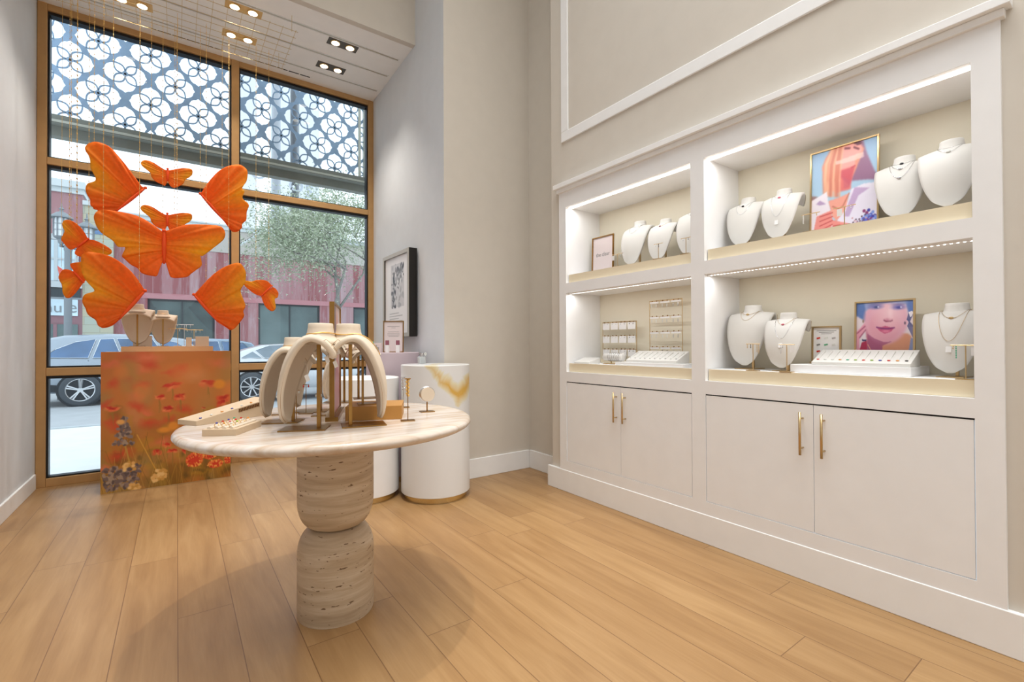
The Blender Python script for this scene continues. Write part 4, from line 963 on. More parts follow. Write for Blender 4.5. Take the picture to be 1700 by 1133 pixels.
# ================================================================ WINDOW PLINTH
pl = thing('window_plinth', 'square plinth wrapped with an orange wildflower photo before the window', 'display plinth', (-.053, 5.53, 0)); of = pl.location
MB().box(-.532, .426, 5.342, 5.74, 0, 1.222).build('plinth_box', 'board_tan', pl, off=of)
random.seed(11)
MB().box(-.533, .427, 5.331, 5.3415, .0, 1.224).build('front_board', 'board_tan', pl, off=of)
paint_flowers().sheet(lambda u, v: (-.533+.96*u, 5.3302, 1.224-1.223*v)).build('flower_print', 'print', pl, off=of)
PZ = 1.2245
t = thing('window_riser', 'thin tan riser board on top of the flower plinth', 'riser', (-.06, 5.53, PZ)); MB().box(-.345, .345, -.13, .13, 0, .046).build('riser_board', 'board_tan', t, bevel=.001)
RZ2 = PZ+.0465
for px, H, lab in [(228, .385, 'larger cream bust seen from behind in the window'), (270.5, .34, 'smaller cream bust seen from behind in the window')]:
    yb_ = 5.47 if px == 228 else 5.54; q = at(px, 575, 1, yb_); b = bust((q.x, yb_, RZ2), (0, 1), H, lab, 'busts on the window plinth', 'cream_leather')
    necklace(b, 'fine necklace on the '+lab.split(' cream')[0]+' window bust', .4, .058, 'chain_gold', 'gem_clear', .008, .0012, 'necklaces on the window busts')
for px, w, h, lab in [(313.5, .023, .085, 'small upright cream block on the window riser'), (335.5, .055, .095, 'square cream block at the right end of the window riser'), (228, .07, .10, 'cream block behind the larger window bust')]:
    yy = 5.60 if px == 228 else 5.52; q = at(px+ (9 if px == 228 else 0), 575, 1, yy); t = thing('display_block', lab, 'display block', (q.x, yy, RZ2), 0, 'cream blocks on the window riser')
    MB().box(-w, w, -.025, .025, 0, h).build('block', 'cream_leather', t, bevel=.002)
for px, h, gm in [(295, .17, 'chain_gold'), (306, .21, 'silver'), (322, .16, 'chain_gold')]:
    q = at(px, 575, 1, 5.58); t = tstand((q.x, 5.58, RZ2), h, .15, 'T stand with small earrings on the window riser, '+{295: 'nearest the busts', 306: 'tallest of three', 322: 'rightmost of three'}[px], [(-.05, .03, 'silver'), (-.015, .025, 'gem_clear'), (.02, .03, 'silver'), (.055, .02, 'gem_clear')], gm, PI/2, 'T stands on the window riser')

# ================================================================ BUTTERFLIES
ZO = lambda p: (60+p[0]/3.3333, 220+p[1]/3.3333)
def wing(mb, root, out, Y, deep, seed, hue, ripple=.010, nr=16):
    """root: two hinge points, out: outline from one hinge end round to the other (photo detail coordinates)"""
    A, B_ = [at(*ZO(p), 1, Y) for p in root]; O = [at(*ZO(p), 1, Y) for p in out]
    pts = [A]+O+[B_]; fine = []; N = len(pts)
    for i in range(N-1):                                        # smooth outline
        p0, p1, p2, p3 = pts[max(i-1, 0)], pts[i], pts[i+1], pts[min(i+2, N-1)]
        for k in range(9):
            f = k/9; fine.append(.5*((2*p1)+(p2-p0)*f+(2*p0-5*p1+4*p2-p3)*f*f+(3*p1-p0-3*p2+p3)*f**3))
    fine.append(pts[-1]); M = len(fine); rows = []; cols = []; rnd = random.Random(seed); ph = rnd.random()*6
    org = A.lerp(B_, .12)
    for j in range(nr+1):
        s = j/nr; row = []
        for i, p in enumerate(fine):
            u = i/(M-1); h = A.lerp(B_, u); q = h.lerp(p, s)
            rad = (p-h).length
            rip = math.sin(u*46+ph)*.5+math.sin(u*83+ph*2)*.32+math.sin(u*15+ph)*.6+math.sin(u*118+ph)*.22
            d = -deep*math.sin(min(1, s*1.05)*PI*.55)*min(1, rad*2.4)+ripple*rip*(.25+s)*min(1, rad*3)
            row.append((q.x, q.y+d, q.z))
            t = u if hue > 0 else 1-u
            am = math.exp(-((t-.48)/.17)**2)*(.25+.75*min(1, s*1.25)); rp = .5+.5*math.sin(u*47+ph)
            c = np.array((255, 128, 36))*(1-am)+np.array((255, 186, 44))*am
            c = c*(.97+.04*rp); c = c*(1-.25*(1-s)*.5)+np.array((250, 98, 28))*(.25*(1-s)*.5); c = np.clip(c/255*1.04, 0, 1); c = np.where(c <= .04045, c/12.92, ((c+.055)/1.055)**2.4)
            cols.append((*c, 1))
        rows.append(row)
    mb.grid(rows)
    if mb.cols is None: mb.cols = cols
    else: mb.cols += cols
def butterfly(label, Y, body, wings, chains, br=.012, deep=.05):
    a, b = at(*ZO(body[0]), 1, Y), at(*ZO(body[1]), 1, Y); c = (a+b)/2
    t = thing('paper_butterfly', label, 'butterfly', c, 0, None)
    for k, (root, out, hue, dp) in enumerate(wings):
        mb = MB(); wing(mb, root, out, Y, dp, k+int(abs(c.x*100)), hue, .0085 if br > .009 else .0045)
        mb.build('wing', 'butterfly_paper', t, off=c, smooth=True, solid=.003, offs=0)
    mb = MB(); ax = (b-a); mb.tube([a+ax*(k/8)+Vector((0, -.006, 0)) for k in range(9)], lambda q: br*(.55+.6*math.sin(PI*min(1, q*1.1))), 8); mb.ball(a+Vector((0, -.006, 0)), br*1.1, n=10, m=8)
    mb.build('body', 'butterfly_body', t, off=c, smooth=True)
    for px, zy in chains:
        top = at(*ZO((px, zy)), 1, Y); m2 = MB(); x, y = top.x, top.y+.01; z = top.z
        m2.bar((x, y, z), (x, y, 4.248), .0012, 5)
        while z < 4.23: m2.ball((x, y, z), .0034, .0034, .006, 6, 5); z += .055
        m2.build('hanging_chain', 'chain_gold', t, off=c)
F1 = [(575, 290), (520, 215), (460, 140), (400, 85), (330, 65), (285, 80), (278, 110), (300, 150), (305, 205), (332, 265), (287, 290), (277, 320), (285, 350), (300, 375), (305, 410), (338, 425), (347, 448), (400, 446)]
F2 = [(925, 325), (960, 270), (1010, 220), (1070, 190), (1130, 190), (1165, 220), (1162, 275), (1138, 312), (1150, 335), (1140, 370), (1175, 405), (1165, 440), (1160, 490), (1140, 505), (1135, 535), (1100, 545), (1075, 520)]
F3 = [(590, 865), (540, 790), (480, 730), (400, 685), (310, 667), (262, 680), (253, 720), (260, 780), (285, 830), (325, 878), (275, 900), (258, 935), (275, 975), (290, 1010), (330, 1040), (345, 1070), (365, 1078), (410, 1065)]
F4 = [(890, 885), (930, 840), (990, 780), (1060, 740), (1120, 728), (1155, 770), (1155, 830), (1130, 880), (1155, 955), (1145, 990), (1148, 1020), (1120, 1060), (1090, 1090), (1060, 1075)]
butterfly('folded orange butterfly at the top left, wings seen from the side', 5.22, ((605, 308), (440, 440)), [(((603, 308), (440, 440)), F1, 1, .05), (((603, 310), (442, 443)), [(x+8, y+6) for x, y in F1], 1, -.06)], [(372, 75), (425, 130), (320, 70)])
butterfly('folded orange butterfly at the top right beside the mullion', 5.22, ((908, 340), (1045, 495)), [(((908, 340), (1045, 495)), F2, 1, .05), (((908, 342), (1045, 497)), [(x-8, y+4) for x, y in F2], 1, -.06)], [(908, 335), (1030, 210), (1067, 195)])
butterfly('largest folded orange butterfly at the lower left', 4.90, ((603, 877), (460, 1035)), [(((603, 877), (460, 1035)), F3, 1, .05), (((603, 879), (460, 1037)), [(x+8, y+5) for x, y in F3], 1, -.06)], [(370, 680), (570, 830)])
butterfly('folded orange butterfly at the lower right in front of the mullion', 5.12, ((872, 898), (1005, 1048)), [(((872, 898), (1005, 1048)), F4, 1, .05), (((872, 900), (1005, 1050)), [(x-8, y+4) for x, y in F4], 1, -.06)], [(940, 830), (1066, 740)])
F5l = [(690, 545), (640, 510), (560, 470), (450, 450), (365, 445), (332, 470), (332, 505), (360, 560), (430, 610), (455, 640), (495, 645), (480, 690), (490, 705), (530, 740), (560, 755), (590, 785), (640, 798), (670, 795), (682, 740)]
F5r = [(722, 545), (760, 535), (830, 518), (930, 520), (1010, 530), (1040, 560), (1035, 600), (990, 640), (950, 670), (920, 690), (908, 690), (915, 740), (880, 770), (860, 785), (830, 805), (765, 810), (740, 795), (735, 740)]
butterfly('largest open orange butterfly in the centre of the window display', 5.11, ((708, 545), (708, 728)), [(((706, 548), (703, 720)), F5l, 1, .10), (((710, 548), (713, 720)), F5r, 1, .10)], [(572, 480), (780, 530)], .014)
S1l = [(715, 208), (690, 195), (640, 165), (600, 157), (580, 170), (588, 190), (630, 225), (640, 250), (665, 275), (700, 290), (712, 297)]
S1r = [(738, 210), (770, 205), (820, 200), (860, 208), (865, 232), (850, 250), (825, 265), (815, 285), (790, 300), (765, 308), (745, 300)]
butterfly('small open orange butterfly at the top centre', 5.36, ((728, 203), (728, 272)), [(((726, 206), (725, 272)), S1l, 1, .04), (((730, 206), (731, 272)), S1r, 1, .04)], [(637, 170), (775, 208)], .009)
mv = lambda L, dx, dy: [(x+dx, y+dy) for x, y in L]
butterfly('small open orange butterfly just above the largest central one', 5.29, ((726, 450), (725, 520)), [(((724, 453), (723, 519)), mv(S1l, -2, 247), 1, .04), (((728, 453), (729, 519)), mv(S1r, -2, 247), 1, .04)], [(700, 445), (765, 455)], .009)
butterfly('small tilted orange butterfly beside the street lamp', 5.34, ((289, 590), (223, 640)), [(((286, 588), (222, 636)), [(265, 550), (240, 520), (200, 492), (165, 487), (148, 500), (148, 525), (158, 550), (140, 590), (150, 610), (175, 640), (195, 650)], 1, .04), (((290, 594), (226, 642)), [(330, 600), (380, 625), (415, 650), (420, 668), (400, 680), (350, 678), (300, 680), (270, 668), (250, 690), (215, 672)], 1, .04)], [(182, 490), (290, 590), (222, 505)], .008)
butterfly('small orange butterfly half behind the lower left folded one', 5.36, ((262, 830), (205, 768)), [(((262, 832), (204, 770)), [(235, 870), (200, 910), (170, 918), (150, 890), (145, 845), (135, 830), (125, 800), (145, 765), (170, 758)], 1, .04), (((264, 828), (207, 766)), [(275, 815), (280, 760), (270, 720), (230, 720), (190, 730)], 1, .04)], [(190, 765), (225, 722)], .008)
butterfly('small tilted orange butterfly at the far right before the tree', 5.22, ((1305, 850), (1243, 908)), [(((1303, 852), (1241, 906)), [(1300, 843), (1270, 820), (1220, 818), (1190, 826), (1155, 823), (1150, 845), (1175, 870), (1210, 895)], -1, .03), (((1307, 856), (1245, 910)), [(1325, 865), (1340, 890), (1335, 915), (1320, 925), (1325, 970), (1310, 990), (1290, 985), (1265, 960)], 1, .03)], [(1217, 820), (1288, 830)], .007)
q = at(97.5, 450, 1, 5.44)
t = thing('paper_butterfly', 'pale pink paper butterfly mostly hidden at the far left', 'butterfly', q)
mb = MB(); mb.grid([[at(*ZO(p), 1, 5.44+d) for p, d in zip(r, (0, .01, .02))] for r in ([(118, 738), (132, 748), (146, 756)], [(124, 770), (135, 775), (150, 780)], [(130, 795), (142, 800), (155, 810)], [(138, 825), (147, 835), (160, 850)], [(148, 868), (155, 872), (165, 880)])]); mb.build('wing', 'pink_paper', t, off=q, solid=.003)
mb = MB(); mb.bar(at(*ZO((140, 745)), 1, 5.45), Vector((at(*ZO((140, 745)), 1, 5.45).x, 5.45, 4.248)), .0012, 5); mb.build('hanging_chain', 'chain_gold', t, off=q)

# ================================================================ STREET OUTSIDE
struct('ground_sidewalk', MB().box(-14, 20, 6.05, 10.6, -.2, -.06), 'sidewalk')
struct('ground_road', MB().box(-30, 45, 10.6, 19.2, -.2, -.09), 'asphalt')
struct('ground_far_sidewalk', MB().box(-30, 45, 19.2, 24.0, -.2, .02), 'sidewalk')
struct('trim_kerb', MB().box(-14, 20, 10.45, 10.6, -.1, -.045), 'stone_grey')
# decorative canopy screen
YS, PX, PZP = 7.0, .4695, .590
def aperture(a):
    a = a % (PI/2); d = min(a, PI/2-a); r = .318+.085*abs(math.cos(2*a))**1.6+.035*math.exp(-(d/.07)**2)-.012*math.cos(8*a)
    return r
cs = thing('canopy_screen', 'blue grey cut metal canopy screen of four-petal flowers outside the window head', 'screen', (.5, YS, 4.4))
mbp = MB(); fl = MB(); NA = 48
xc0, zc0 = -.729, 4.725
for iz in range(-3, 5):
    for ix in range(-4, 15):
        cx = xc0+ix*PX/2; cz = zc0+iz*PZP/2
        if (ix+iz) % 2: continue
        if cx < -1.9 or cx > 2.35 or cz > 5.35 or cz < 3.6: continue
        V = []; 
        for k in range(NA):
            a = 2*PI*k/NA; ca, sa = math.cos(a), math.sin(a); ro = .5/(abs(ca)+abs(sa)); ri = aperture(a)
            for yy in (-.004, .004):
                V.append((cx+ro*ca*PX, YS+yy, cz+ro*sa*PZP)); V.append((cx+ri*ca*PX, YS+yy, cz+ri*sa*PZP*.86))
        Fs = []
        for k in range(NA):
            b, c = 4*k, 4*((k+1) % NA); Fs += [(b, b+1, c+1, c), (b+2, c+2, c+3, b+3), (b+1, b+3, c+3, c+1)]
        mbp.add(V, Fs)
        for q in range(4):
            th = PI/4+q*PI/2+.0; R = aperture(th)*1.02; ux, uz = math.cos(th), math.sin(th)
            for sgn in (-1, 1):
                P = []
                for k in range(15):
                    s = k/14; w = .088*math.sin(PI*s); P.append((ux*R*s-uz*sgn*w, uz*R*s+ux*sgn*w))
                for (x1, z1), (x2, z2) in zip(P, P[1:]):
                    dx, dz = x2-x1, z2-z1; L = math.hypot(dx, dz)+1e-6; nx, nz = -dz/L*.015, dx/L*.015
                    pt = lambda x, z, y: (cx+x*PX, YS+y, cz+z*PZP*.86)
                    fl.add([pt(x1+nx, z1+nz, -.005), pt(x1-nx, z1-nz, -.005), pt(x2-nx, z2-nz, -.005), pt(x2+nx, z2+nz, -.005), pt(x1+nx, z1+nz, .005), pt(x1-nx, z1-nz, .005), pt(x2-nx, z2-nz, .005), pt(x2+nx, z2+nz, .005)],
                           [(0, 1, 2, 3), (7, 6, 5, 4), (0, 3, 7, 4), (1, 5, 6, 2)])
        hub = [(cx+.065*PX*math.cos(2*PI*k/12), cz+.065*PZP*.86*math.sin(2*PI*k/12)) for k in range(12)]; h2 = [(cx+.026*PX*math.cos(2*PI*k/12), cz+.026*PZP*.86*math.sin(2*PI*k/12)) for k in range(12)]
        for k in range(12):
            a1, a2, b1, b2 = hub[k], hub[(k+1) % 12], h2[k], h2[(k+1) % 12]
            fl.add([(a1[0], YS-.006, a1[1]), (a2[0], YS-.006, a2[1]), (b2[0], YS-.006, b2[1]), (b1[0], YS-.006, b1[1])], [(0, 1, 2, 3)])
def trimmed(mb, name):
    o = mb.build(name, 'screen_metal', cs, off=(.5, YS, 4.4)); bm = bmesh.new(); bm.from_mesh(o.data)
    for co, no in (((0, 0, 3.74-4.4), (0, 0, -1)), ((0, 0, .86), (0, 0, 1)), ((2.27-.5, 0, 0), (1, 0, 0)), ((-2.3, 0, 0), (-1, 0, 0))):
        bmesh.ops.bisect_plane(bm, geom=bm.verts[:]+bm.edges[:]+bm.faces[:], plane_co=co, plane_no=no, clear_outer=True)
    bm.to_mesh(o.data); bm.free(); return o
trimmed(mbp, 'cut_panel'); trimmed(fl, 'petal_tracery')
mb = MB(); mb.box(2.19, 2.225, YS-.03, YS-.008, 3.74, 5.3); mb.box(2.27, 2.33, YS-.03, YS+.03, 3.74, 5.3); mb.build('corner_post', 'canopy_light', cs, off=(.5, YS, 4.4))
mb = MB(); mb.box(-2.4, 2.36, YS-.12, YS+.05, 3.665, 3.755); mb.box(-2.4, 2.36, YS-.02, YS+.10, 3.56, 3.665); mb.build('canopy_beam', 'canopy_paint', cs, off=(.5, YS, 4.4))
MB().box(-2.4, 2.30, YS-.127, YS-.12, 3.675, 3.70).build('beam_strip', 'canopy_light', cs, off=(.5, YS, 4.4))
MB().box(2.29, 2.37, 6.12, YS-.12, 3.60, 3.72).build('return_beam', 'canopy_light', cs, off=(.5, YS, 4.4))

# cars
def wheel(t, x, y, z, r, off, side=-1, spokes=5, dbl=True):
    w = MB(); yy = y
    prof = [(r*.66, -.09), (r*.9, -.10), (r*.985, -.08), (r, -.03), (r, .05), (r*.97, .09), (r*.66, .09)]
    c = Vector((x, yy, z)); n = 40
    vs = [c+Vector((rr*math.cos(2*PI*k/n), h, rr*math.sin(2*PI*k/n))) for rr, h in prof for k in range(n)]
    w.add(vs, [(i*n+k, i*n+(k+1) % n, (i+1)*n+(k+1) % n, (i+1)*n+k) for i in range(len(prof)-1) for k in range(n)]); ty = w.build('tyre', 'tyre', t, off=off, smooth=True)
    rm = MB(); rm.ring((x, yy-.085, z), r*.67, r*.035, (0, 1, 0), 36, 6); rm.bar((x, yy-.095, z), (x, yy-.05, z), r*.14, 16)
    for k in range(spokes):
        for d in ((-.11, .11) if dbl else (0,)):
            a = 2*PI*k/spokes+.3; p = Vector((x+math.cos(a+d*2)*r*.1, yy-.088, z+math.sin(a+d*2)*r*.1)); q = Vector((x+math.cos(a+d)*r*.66, yy-.082, z+math.sin(a+d)*r*.66)); rm.bar(p, q, r*.045, 4, r*.06)
    rm.build('rim', 'rim', ty, off=off)
    bk = MB(); bk.bar((x, yy-.045, z), (x, yy+.06, z), r*.66, 32); bk.build('brake_disc', 'dark_trim', ty, off=off)
def car(label, X0, Y0c, zg, stations, windows, wheels, paint, glassm, lines, extras):
    """stations: (x, z bottom, z belt, z top, half width, half roof width); near side faces -y"""
    wid = max(s_[4] for s_ in stations); off = (X0+stations[len(stations)//2][0], Y0c+wid, zg)
    t = thing('car', label, 'car', off); mb = MB(); rows = []
    def sec(s_):
        x, zb, zl, zt, w, wr = s_; P = [(.86*w, zb), (.97*w, zb+.10), (w, (zb+zl)/2), (.985*w, zl-.10), (.95*w, zl), (wr+.03, zl+(zt-zl)*.86), (wr-.06, zt-.012), (wr*.5, zt), (0, zt+.008)]
        P = [(-a, b) for a, b in P]; return P+[(-a, b) for a, b in P[-2::-1]]
    rows = [[(X0+s_[0], Y0c+wid+a, zg+b) for a, b in sec(s_)] for s_ in stations]
    mb.grid(rows); mb.add(rows[0], [tuple(range(len(rows[0])))]); mb.add(rows[-1], [tuple(range(len(rows[-1])))])
    b = mb.build('car_body', paint, t, off=off, smooth=True); q = b.modifiers.new('e', 'EDGE_SPLIT'); q.split_angle = math.radians(38)
    def interp(x):
        for s1, s2 in zip(stations, stations[1:]):
            if s1[0] <= x <= s2[0]: f = (x-s1[0])/(s2[0]-s1[0]+1e-9); return [u+(v-u)*f for u, v in zip(s1, s2)]
        return stations[0] if x < stations[0][0] else stations[-1]
    def side(x, z, out=.006):
        s_ = interp(x); _, zb, zl, zt, w, wr = s_; z1 = zl+(zt-zl)*.86
        if z <= zl: f = (z-(zl-.10))/.10; f = max(0, min(1, f)); y = .985*w+(.95*w-.985*w)*f
        else: f = min(1, (z-zl)/(z1-zl)); y = .95*w+(wr+.03-.95*w)*f
        return Vector((X0+x, Y0c+wid-y-out, zg+z))
    for poly in windows:
        m2 = MB(); c = (sum(p[0] for p in poly)/len(poly), sum(p[1] for p in poly)/len(poly)); fine = []
        for (x1, z1), (x2, z2) in zip(poly, poly[1:]+poly[:1]):
            for k in range(4): fine.append((x1+(x2-x1)*k/4, z1+(z2-z1)*k/4))
        m2.add([side(*c, .024)]+[side(*p, .024) for p in fine], [(0, 1+i, 1+(i+1) % len(fine)) for i in range(len(fine))]); m2.build('side_window', glassm, t, off=off)
        m2 = MB(); m2.tube([side(*p, .026) for p in poly], .007, 5, True); m2.build('window_trim', 'chrome', t, off=off)
    for ln in lines: m2 = MB(); m2.tube([side(*p, .002) for p in ln], .005, 4); m2.build('panel_seam', 'dark_trim', t, off=off)
    for (x, r) in wheels:
        for sd in (-1, 1):
            y = Y0c+wid+sd*(wid-.085)
            if sd == -1:
                m2 = MB(); m2.bar((X0+x, Y0c-.022, zg+r*1.0), (X0+x, Y0c+.2, zg+r*1.0), r*1.09, 40); m2.build('wheel_arch', 'dark_trim', t, off=off)
                wheel(t, X0+x, Y0c+.062, zg+r, r, off, spokes=extras.get('spokes', 5), dbl=extras.get('dbl', True))
            else:
                m2 = MB(); m2.bar((X0+x, Y0c+2*wid-.2, zg+r), (X0+x, Y0c+2*wid-.02, zg+r), r, 24); m2.build('far_wheel', 'tyre', t, off=off)
    for nm, pts, m in extras.get('bits', []):
        m2 = MB(); m2.add([side(*p, .012) for p in pts], [tuple(range(len(pts)))]); m2.build(nm, m, t, off=off)
    return t
zr = -.09
# silver estate SUV, tail to the left
X0 = -2.85
st = [(0, .45, .98, 1.0, .80, .60), (.06, .36, 1.02, 1.20, .90, .64), (.30, .32, 1.04, 1.52, .94, .66), (.75, .30, 1.04, 1.63, .95, .68), (1.5, .28, 1.03, 1.67, .95, .69), (2.3, .28, 1.01, 1.66, .95, .69), (3.0, .28, .99, 1.56, .95, .66), (3.45, .30, .98, 1.20, .94, .66), (3.9, .32, .96, 1.04, .94, .74), (4.5, .36, .86, .92, .90, .74), (4.72, .45, .74, .78, .80, .66)]
car('silver grey estate car parked at the far left behind the window', X0, 14.42, zr, st,
    [[(.42, 1.12), (.62, 1.30), (.95, 1.47), (1.30, 1.53), (1.18, 1.10)], [(1.26, 1.10), (1.38, 1.53), (1.62, 1.55), (1.78, 1.10)], [(1.84, 1.09), (1.68, 1.55), (2.35, 1.55), (2.62, 1.08)], [(2.70, 1.08), (2.48, 1.53), (2.85, 1.46), (3.25, 1.07)]],
    [(1.06, .375), (3.72, .375)], 'car_silver', 'car_glass', [[(1.18, 1.05), (1.30, .8), (1.42, .45)], [(2.62, 1.04), (2.62, .4)], [(.1, .78), (.5, .80), (.8, .80)], [(.72, .90), (.95, .90), (.97, .76), (.72, .75), (.71, .9)]],
    {'bits': [('tail_light', [(.06, .98), (.40, .94), (.24, .86), (.06, .84)], 'tail_red'), ('door_handle', [(1.62, .965), (1.86, .965), (1.86, .93), (1.62, .93)], 'chrome'), ('sill_trim', [(.1, .55), (.66, .50), (.66, .34), (.1, .40)], 'dark_trim')]})
# white sedan, tail to the left
X1 = .46
st_w = .93
st = [(0, .42, .86, .90, .78, .62), (.08, .34, .92, 1.02, .88, .64), (.5, .30, .96, 1.10, .91, .62), (.85, .28, .97, 1.27, .92, .58), (1.25, .27, .97, 1.39, .92, .58), (1.9, .26, .96, 1.43, .92, .58), (2.5, .26, .94, 1.37, .92, .57), (3.2, .28, .92, 1.08, .91, .60), (3.6, .30, .90, .99, .91, .70), (4.4, .34, .82, .90, .88, .70), (4.75, .42, .72, .76, .78, .62)]
st = [(a, b*.96, c*.96, d*.96, e*.93, f*.93) for a, b, c, d, e, f in st]
car('white sedan parked before the red shopfront right of the mullion', X1, 12.62, -.04, st,
    [[(.78, 1.03), (1.02, 1.18), (1.20, 1.02)], [(1.26, 1.02), (1.08, 1.20), (1.38, 1.32), (1.86, 1.33), (1.96, 1.01)], [(2.02, 1.01), (1.92, 1.33), (2.45, 1.28), (2.98, 1.0)]],
    [(.98, .345), (3.78, .345)], 'car_white', 'car_glass_grey', [[(1.96, .98), (1.96, .35)], [(.95, .86), (2.9, .84)], [(1.12, .95), (1.4, .5)]], {'spokes': 9, 'dbl': False, 'bits': [('door_handle', [(1.60, .90), (1.80, .90), (1.80, .87), (1.60, .87)], 'chrome')]})
# blue grey car on the far side
X2 = -1.3
st = [(0, .42, .80, .84, .78, .62), (.5, .34, .92, .98, .88, .70), (.95, .30, .98, 1.10, .92, .66), (1.35, .28, 1.0, 1.42, .93, .62), (1.8, .28, 1.0, 1.56, .93, .64), (2.5, .28, 1.01, 1.60, .93, .64), (3.2, .28, 1.02, 1.58, .93, .64), (3.75, .30, 1.02, 1.48, .92, .62), (4.05, .34, 1.0, 1.16, .90, .62), (4.2, .42, .95, 1.0, .80, .62)]
car('blue grey car on the far side of the road, seen above the flower plinth', X2-.55, 16.4, zr, st,
    [[(1.12, 1.08), (1.48, 1.40), (1.95, 1.50), (2.02, 1.06)], [(2.1, 1.06), (2.03, 1.50), (2.85, 1.51), (2.95, 1.07)], [(3.03, 1.07), (2.93, 1.51), (3.5, 1.46), (3.85, 1.10)]],
    [(.85, .35), (3.4, .35)], 'car_blue', 'car_glass', [[(2.05, 1.0), (2.05, .4)]], {})

# street lamp
q = at(104, 500, 1, 15.9); lx = q.x
t = thing('street_lamp', 'grey twin lantern street lamp behind the estate car', 'street lamp', (lx, 16.6, -.09)); H = at(104, 398, 1, 16.6).z+.09
MB().lathe((0, 0, 0), [(.20, 0), (.20, .25), (.14, .35), (.085, .5), (.075, H-.3), (.09, H-.25), (.07, H-.1), (.06, H)], 20).build('pole', 'street_grey', t, smooth=True)
def lantern(dx, dy, z, s):
    l = MB(); l.lathe((dx, dy, z), [(.05*s, -.32*s), (.10*s, -.22*s), (.12*s, -.12*s), (.22*s, -.04*s), (.24*s, .0)], 8); l.lathe((dx, dy, z), [(.24*s, .72*s), (.36*s, .72*s), (.34*s, .77*s), (.16*s, .93*s), (.06*s, .98*s), (.05*s, 1.06*s), (.09*s, 1.08*s), (.03*s, 1.15*s), (.015*s, 1.32*s)], 20)
    for k in range(8): a = 2*PI*(k+.5)/8; l.bar((dx+.235*s*math.cos(a), dy+.235*s*math.sin(a), z), (dx+.235*s*math.cos(a), dy+.235*s*math.sin(a), z+.72*s), .022*s, 4)
    for k in (.24, .48): l.ring((dx, dy, z+k*s), .238*s, .010*s, (0, 0, 1), 16, 4)
    h = l.build('lantern', 'street_grey', t); MB().lathe((dx, dy, z), [(.215*s, .005), (.215*s, .715*s)], 8).build('lantern_glass', 'lamp_glass', h)
zl = at(100, 393, 1, 16.6).z+.09
MB().bar((-.16, 0, zl-.24), (.31, .5, zl-.24), .03, 8).build('crossarm', 'street_grey', t)
lantern(-.13, 0, zl, .66); lantern(.30, .5, zl-.1, .66)
zb_ = at(104, 497, 1, 16.6).z+.09; MB().box(-.35, .35, -.02, .02, zb_, zb_+.05).build('banner_arm', 'street_grey', t)

# red sided building across the street
YB = 24.0
bl = thing('shop_building', 'long red timber clad shop building with beige parapet across the street', 'building', (6, YB+3, 0)); of = bl.location
zc = at(382, 421, 1, YB).z; zt = 6.58; gz = 3.22
wx = [(-.98, 1.33), (3.0, 5.65), (7.27, 9.9), (11.3, 14)]
mb = MB(); xs = [-2.02]+[v for w in wx for v in w]+[30]
for k in range(0, len(xs), 2): mb.box(xs[k], xs[k+1], YB, YB+.3, 0, gz)
mb.box(-2.02, 30, YB, YB+.3, gz+.22, zc); mb.build('red_cladding', 'red_siding', bl, off=of)
MB().box(-2.02, 30, YB-.02, YB+.3, gz, gz+.22).build('pink_lintel', 'lintel_pink', bl, off=of)
MB().box(-2.02, 30, YB-.03, YB+.3, zc, zt-.22).build('fascia', 'fascia_panel', bl, off=of)
mb = MB(); mb.box(-2.02, 30, YB-.16, YB+.3, zt-.06, zt); mb.box(-2.02, 30, YB-.09, YB+.3, zt-.22, zt-.06); mb.build('parapet_cap', 'parapet', bl, off=of)
MB().box(-2.02, 30, YB+.32, YB+8, 0, zt-.1).build('rear_wall', 'fascia_panel', bl, off=of)
for k, (a, b) in enumerate(wx):
    f = MB(); f.box(a, b, YB+.10, YB+.18, gz-.08, gz); f.box(a, a+.08, YB+.1, YB+.18, 0, gz-.08); f.box(b-.08, b, YB+.1, YB+.18, 0, gz-.08)
    m_ = (a+b)/2; f.box(m_-.03, m_+.03, YB+.1, YB+.18, 0, gz-.08); f = f.build('shop_window', 'shop_dark', bl, off=of)
    MB().box(a+.08, m_-.03, YB+.13, YB+.15, 0, gz-.08).build('pane', 'shop_glass', f, off=of); MB().box(m_+.03, b-.08, YB+.13, YB+.15, 0, gz-.08).build('pane', 'shop_glass', f, off=of)
# taller left block
b2 = thing('corner_building', 'taller pale and red corner block with shop sign at the far left', 'building', (-6, YB+2, 0)); of = b2.location
zt2 = 7.42
MB().box(-16, -2.9, YB-.30, YB+4, 5.37, 6.98).build('red_cladding', 'red_siding', b2, off=of)
mb = MB(); mb.box(-16, -2.82, YB-.5, YB+4, 7.16, 7.42); mb.box(-16, -2.86, YB-.38, YB+4, 6.98, 7.16); mb.build('parapet_cap', 'parapet', b2, off=of)
mb = MB(); mb.box(-16, -2.9, YB-.34, YB-.30, 5.22, 5.42); mb.box(-16, -2.9, YB-.42, YB-.30, 3.45, 3.68); mb.build('string_course', 'stone_grey', b2, off=of)
MB().box(-16, -2.9, YB-.29, YB+4, 0, 5.37).build('lower_wall', 'win_frame_red', b2, off=of)
wn_ = MB(); wn_.box(-16, -3.02, YB-.33, YB-.29, 3.70, 5.20); wn_ = wn_.build('upper_window', 'win_light', b2, off=of)
mb = MB()
for x in (-3.05, -3.62, -4.6, -5.6, -6.6): mb.box(x-.05, x+.05, YB-.37, YB-.325, 3.70, 5.20)
mb.box(-16, -3.0, YB-.365, YB-.325, 4.48, 4.54); mb.build('glazing_bar', 'stone_grey', wn_, off=of)
MB().box(-16, -2.95, YB-.36, YB-.29, 3.10, 3.44).build('awning_band', 'shop_dark', b2, off=of)
sg = MB().box(-16, -3.02, YB-.34, YB-.29, 2.42, 3.08).build('transom_window', 'win_light', b2, off=of)
